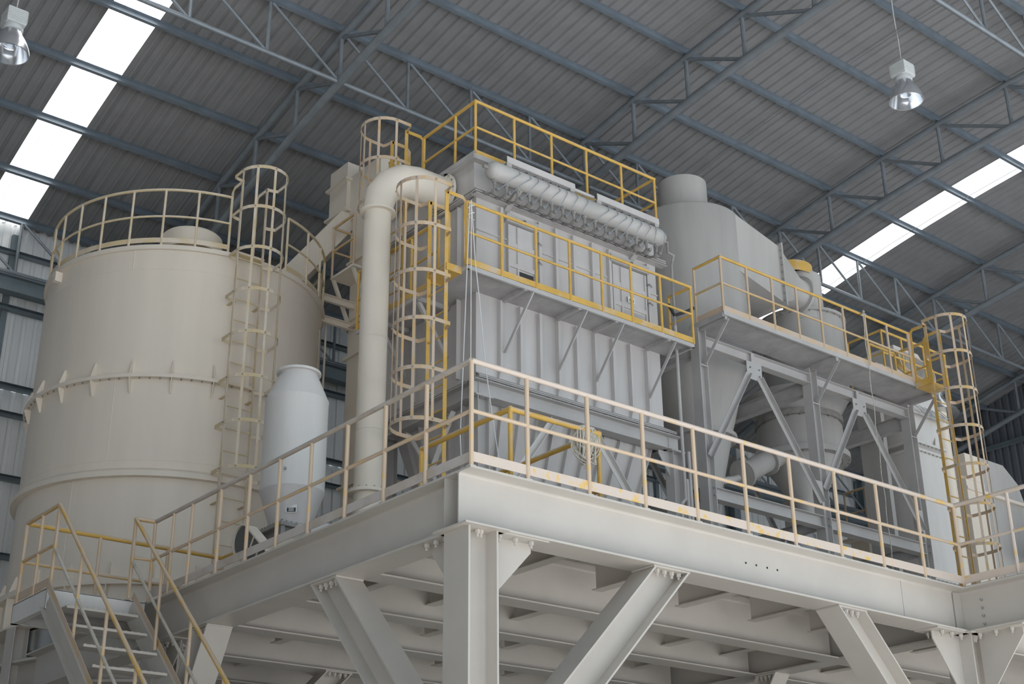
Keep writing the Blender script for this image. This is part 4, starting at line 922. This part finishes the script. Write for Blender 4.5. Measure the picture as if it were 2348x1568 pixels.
# ------------------------------------------------------------------ second bucket elevator and machines on the far right
e2 = thing('bucket_elevator', 'pale grey bucket elevator casing behind the right-hand caged ladder', 'elevator', (16.9, 6.6, 0))
fx0, fx1, fy0, fy1 = 16.32, 17.35, 6.2, 6.95
MB().box(fx0, fx1, fy0, fy1, 2.72, 5.40).build('casing', 'pale_vessel', e2)
MB().box(fx0, fx1, fy0, fy1, 5.62, 6.75).build('casing', 'pale_vessel', e2)
for z in (5.40, 5.57, 2.66):
    q = MB(); q.box(fx0-.06, fx1+.06, fy0-.07, fy1+.06, z, z+.05); q = q.build('casing_flange', 'pale_vessel', e2)
    for k in range(8): put(BOLT_G, 'bolt', q, (fx0+.05+k*.135, fy0-.045, z), (pi,0,0))
MB().box(fx0+.02, fx1-.02, fy0+.02, fy1-.02, 5.44, 5.60).build('joint_collar', 'grey_frame', e2)
MB().box(fx0, fx1, fy0, fy1, 0, 2.66).build('boot_casing', 'pale_vessel', e2)
MB().box(15.86, 15.98, 6.6, 7.2, 0, 6.4).build('return_leg', 'grey_vessel', e2)
MB().angle((17.4, 6.4, 6.3), (17.0, 6.2, 5.6), .07, .008, up=(0,-1,0)).build('brace', 'grey_frame', e2)
t = thing('mesh_cover', 'crinkled wire mesh cover on top of the right elevator casing', 'cover', (16.8, 6.0, 6.3))
q = MB()
for k in range(24):
    a = k/23; q.tube([(16.0+1.5*a, 5.95, 6.15+.05*math.sin(k*2)), (16.1+1.5*a, 6.6, 6.95)], .006, 4)
    q.tube([(16.0+1.5*a, 5.95, 6.15+.05*math.sin(k*2)), (15.9+1.5*a-.2, 6.6, 6.95)], .006, 4)
q.build('wire_mesh', 'bright_metal', t, kind='stuff')
MB().plate([(16.0, 6.0, 6.15), (17.5, 6.0, 6.15), (17.6, 6.65, 6.9), (16.1, 6.65, 6.9)], .01).build('backing_sheet', 'pale_vessel', t)
t = thing('vent_cowl', 'bright metal mushroom vent right of the elevator top', 'vent', (17.9, 6.6, 6.4))
MB().lathe([(0, .62), (.10, .60), (.14, .54), (.14, .50), (.19, .48), (.19, .42), (.15, .40), (.18, .28), (.42, .02), (.46, -.05), (0, -.05)], (18.0, 6.6, 6.75), 36).build('cowl', 'bright_metal', t, True)
MB().tube([(18.0, 6.6, 6.7), (18.0, 6.6, 0)], .18, 20).build('vent_pipe', 'cream_vessel', t, True)
t = thing('drive_unit', 'cream elevator drive head with belt guard behind the right-hand walkway railing', 'drive unit', (17.6, 7.6, 7.5))
MB().plate([(17.0, 7.2, 8.2), (17.9, 7.2, 8.2), (18.1, 7.2, 8.0), (18.1, 7.2, 7.2), (17.0, 7.2, 7.2)], .7).build('head_casing', 'pale_vessel', t)
prof = [(-.42+.22*math.cos(math.radians(90+k*15)), .22*math.sin(math.radians(90+k*15))) for k in range(13)]+[(.42+.26*math.cos(math.radians(-90+k*15)), .26*math.sin(math.radians(-90+k*15))) for k in range(13)]
n = len(prof); q = MB(); q.add([(17.55+a, 6.80, 7.75-.15*a+b_) for a, b_ in prof]+[(17.55+a, 6.68, 7.75-.15*a+b_) for a, b_ in prof], [(i,(i+1)%n,n+(i+1)%n,n+i) for i in range(n)]+[tuple(range(n,2*n))]); q.build('belt_guard', 'faded_yellow', t)
q = MB(); q.add([(17.55+a*.93, 6.675, 7.75-.15*a+b_*.86) for a, b_ in prof], [tuple(range(n))]); q.build('guard_mesh', 'dull_fitting', t)
MB().lathe([(0, -.3), (.16, -.3), (.17, .3), (0, .3)], (16.6, 7.0, 7.5), 24, axis='x').build('motor', 'dull_fitting', t, True)
MB().box(16.3, 18.2, 6.9, 7.8, 7.05, 7.15).build('drive_base', 'grey_frame', t)
MB().box(16.7, 18.0, 6.95, 7.6, 5.8, 7.05).build('casing_neck', 'pale_vessel', t)
railing('yellow guard rail around the elevator drive platform', [(16.1,7.4,7.1), (16.1,6.5,7.1), (18.4,6.5,7.1), (18.4,7.4,7.1)], [(16.1,7.4,7.1),(16.1,6.5,7.1),(16.8,6.5,7.1),(17.6,6.5,7.1),(18.4,6.5,7.1),(18.4,7.4,7.1)], 'yellow_paint', toe=None, foot=False)
# far casing at the right edge
t = thing('elevator_casing', 'cream angular elevator casing at the right edge behind the ladder cage', 'elevator', (19.5, 6.5, 0))
MB().box(18.55, 19.25, 6.5, 7.1, 0, 5.3).build('front_leg', 'cream_vessel', t)
MB().plate([(19.3, 6.9, 0), (21.0, 6.9, 0), (21.0, 6.9, 4.8), (20.7, 6.9, 5.6), (20.2, 6.9, 5.95), (19.3, 6.9, 5.95)], .7).build('casing', 'grey_vessel', t)
MB().box(18.5, 21.1, 6.45, 7.3, 5.05, 5.12).build('casing_flange', 'cream_vessel', t)
MB().box(18.6, 19.2, 6.48, 7.1, 5.3, 5.9).build('head_panel', 'cream_vessel', t)
railing('yellow guard rails of a service platform at the far right edge', [(20.0,5.6,3.6), (20.0,4.9,3.6), (22.0,4.9,3.6)], [(20.0,5.6,3.6),(20.0,4.9,3.6),(20.6,4.9,3.6),(21.3,4.9,3.6),(22.0,4.9,3.6)], 'yellow_paint', foot=False)
t = thing('service_platform', 'grey service platform with posts at the far right edge', 'platform', (21, 5.3, 0))
MB().box(20.0, 22.2, 4.9, 6.2, 3.55, 3.6).build('deck_plate', 'grey_frame', t)
for x, y in ((20.05, 5.0), (22.1, 5.0), (22.1, 6.1)): MB().bar((x, y, 0), (x, y, 3.55), .12, .12, up=(1,0,0)).build('leg', 'grey_frame', t)
t = thing('wall_pipe', 'dark pipe bundle running along the back wall behind the right frame', 'pipe', (17, 15.5, 5.5))
for k in range(2): MB().tube([(12, 16.2, 6.2+k*.35), (17, 16.2, 6.2+k*.35), (29, 16.2, 6.2+k*.35)], .09, 10).build('pipe_run', 'girt_steel', t, True)
for x in (13, 16, 19, 22, 25): MB().bar((x, 16.2, 5.9), (x, 17.2, 6.3), .08, .08).build('pipe_bracket', 'girt_steel', t)
railing('small pinkish-yellow guard rail seen far back between frame and right elevator', [(18.3,9.6,4.6), (18.3,9.0,4.6), (19.6,9.0,4.6)], [(18.3,9.6,4.6),(18.3,9.0,4.6),(19.2,9.0,4.6)], 'faded_yellow', foot=False, toe=None)
t = thing('service_platform', 'cream column and small platform far back beside the right elevator', 'platform', (18.6, 9.4, 0))
MB().box(18.3, 19.6, 9.0, 9.8, 4.55, 4.6).build('deck_plate', 'cream_vessel', t); MB().box(18.5, 19.1, 9.2, 9.7, 0, 4.55).build('leg', 'cream_vessel', t)

# ------------------------------------------------------------------ ropes and cords
rp = thing('hanging_cord', 'white cord hanging straight down from the walkway corner behind the front corner post', 'rope', (3.7, 4.9, 6.3))
MB().tube([(3.72, 4.90, 6.34), (3.72, 4.90, 5.3), (3.72, 4.90, 3.6), (3.73, 4.90, 2.2)], .008, 6).build('cord', 'white_cord', rp, True)
q = MB(); q.tube([(3.72+.05*math.sin(k), 4.90+.03*math.cos(k), 6.30-.02*k) for k in range(16)], .008, 5); q.build('cord_knot', 'white_cord', rp, True)
rp = thing('hanging_cord', 'slack white cord looping down in front of the dust collector', 'rope', (3.8, 4.9, 5.3))
MB().tube([(3.72, 4.9, 6.3), (3.80, 4.9, 5.3), (3.88, 4.9, 4.7), (3.98, 4.9, 3.73), (4.12, 4.9, 2.9), (4.24, 4.9, 2.24), (4.18, 4.9, 2.07)], .008, 6).build('cord', 'white_cord', rp, True)
rp = thing('hanging_cord', 'second white cord hanging left of the front corner post', 'rope', (3.6, 4.9, 5.3))
MB().tube([(3.69, 4.9, 6.3), (3.62, 4.9, 4.54), (3.58, 4.9, 3.49), (3.54, 4.9, 2.48), (3.56, 4.9, 2.15)], .008, 6).build('cord', 'white_cord', rp, True)
rp = thing('hanging_cord', 'thin knotted cord hanging from the right-hand walkway railing', 'rope', (13.3, 4.9, 7.2))
MB().tube([(13.30+.02*math.sin(k*1.7), 4.92, 7.25-.24*k) for k in range(24)], .009, 6).build('cord', 'rope_fibre', rp, True)
q = MB(); q.tube([(13.30+.06*math.sin(k*2.2), 4.92+.04*math.cos(k*1.3), 2.05-.015*k) for k in range(24)], .010, 5); q.build('frayed_end', 'rope_fibre', rp, True)
q = MB(); q.tube([(13.30+.04*math.sin(k*2.0), 4.90+.03*math.cos(k*1.7), 7.24-.006*k) for k in range(18)], .010, 5); q.build('cord_knot', 'rope_fibre', rp, True)
coil = thing('rope_coil', 'coil of beige rope hung over the inner yellow rail', 'rope', (2.2, .8, 1.0))
for k in range(22):
    ph = random.uniform(-.5, .5); wd = random.uniform(.06, .15); dp = random.uniform(.12, .32); x = 2.2+random.uniform(-.07, .07)
    MB().tube([(x+wd*math.sin(2*pi*j/18+ph*.3), .80+.05*math.cos(2*pi*j/9+ph)*(1 if k % 2 else -1), 1.03-dp*.5+(dp*.5+.07)*math.cos(2*pi*j/18)) for j in range(18)], .008, 5, closed=True).build('loop', 'rope_fibre', coil, True)
for k in range(9):
    x = 2.12+.02*k; L_ = random.uniform(.28, .46)
    MB().tube([(x, .77, 1.05), (x+.02, .75, .95), (x+random.uniform(-.04,.04), .76, .80), (x+random.uniform(-.05,.05), .77, 1.05-L_)], .007, 5).build('loose_end', 'rope_fibre', coil, True)
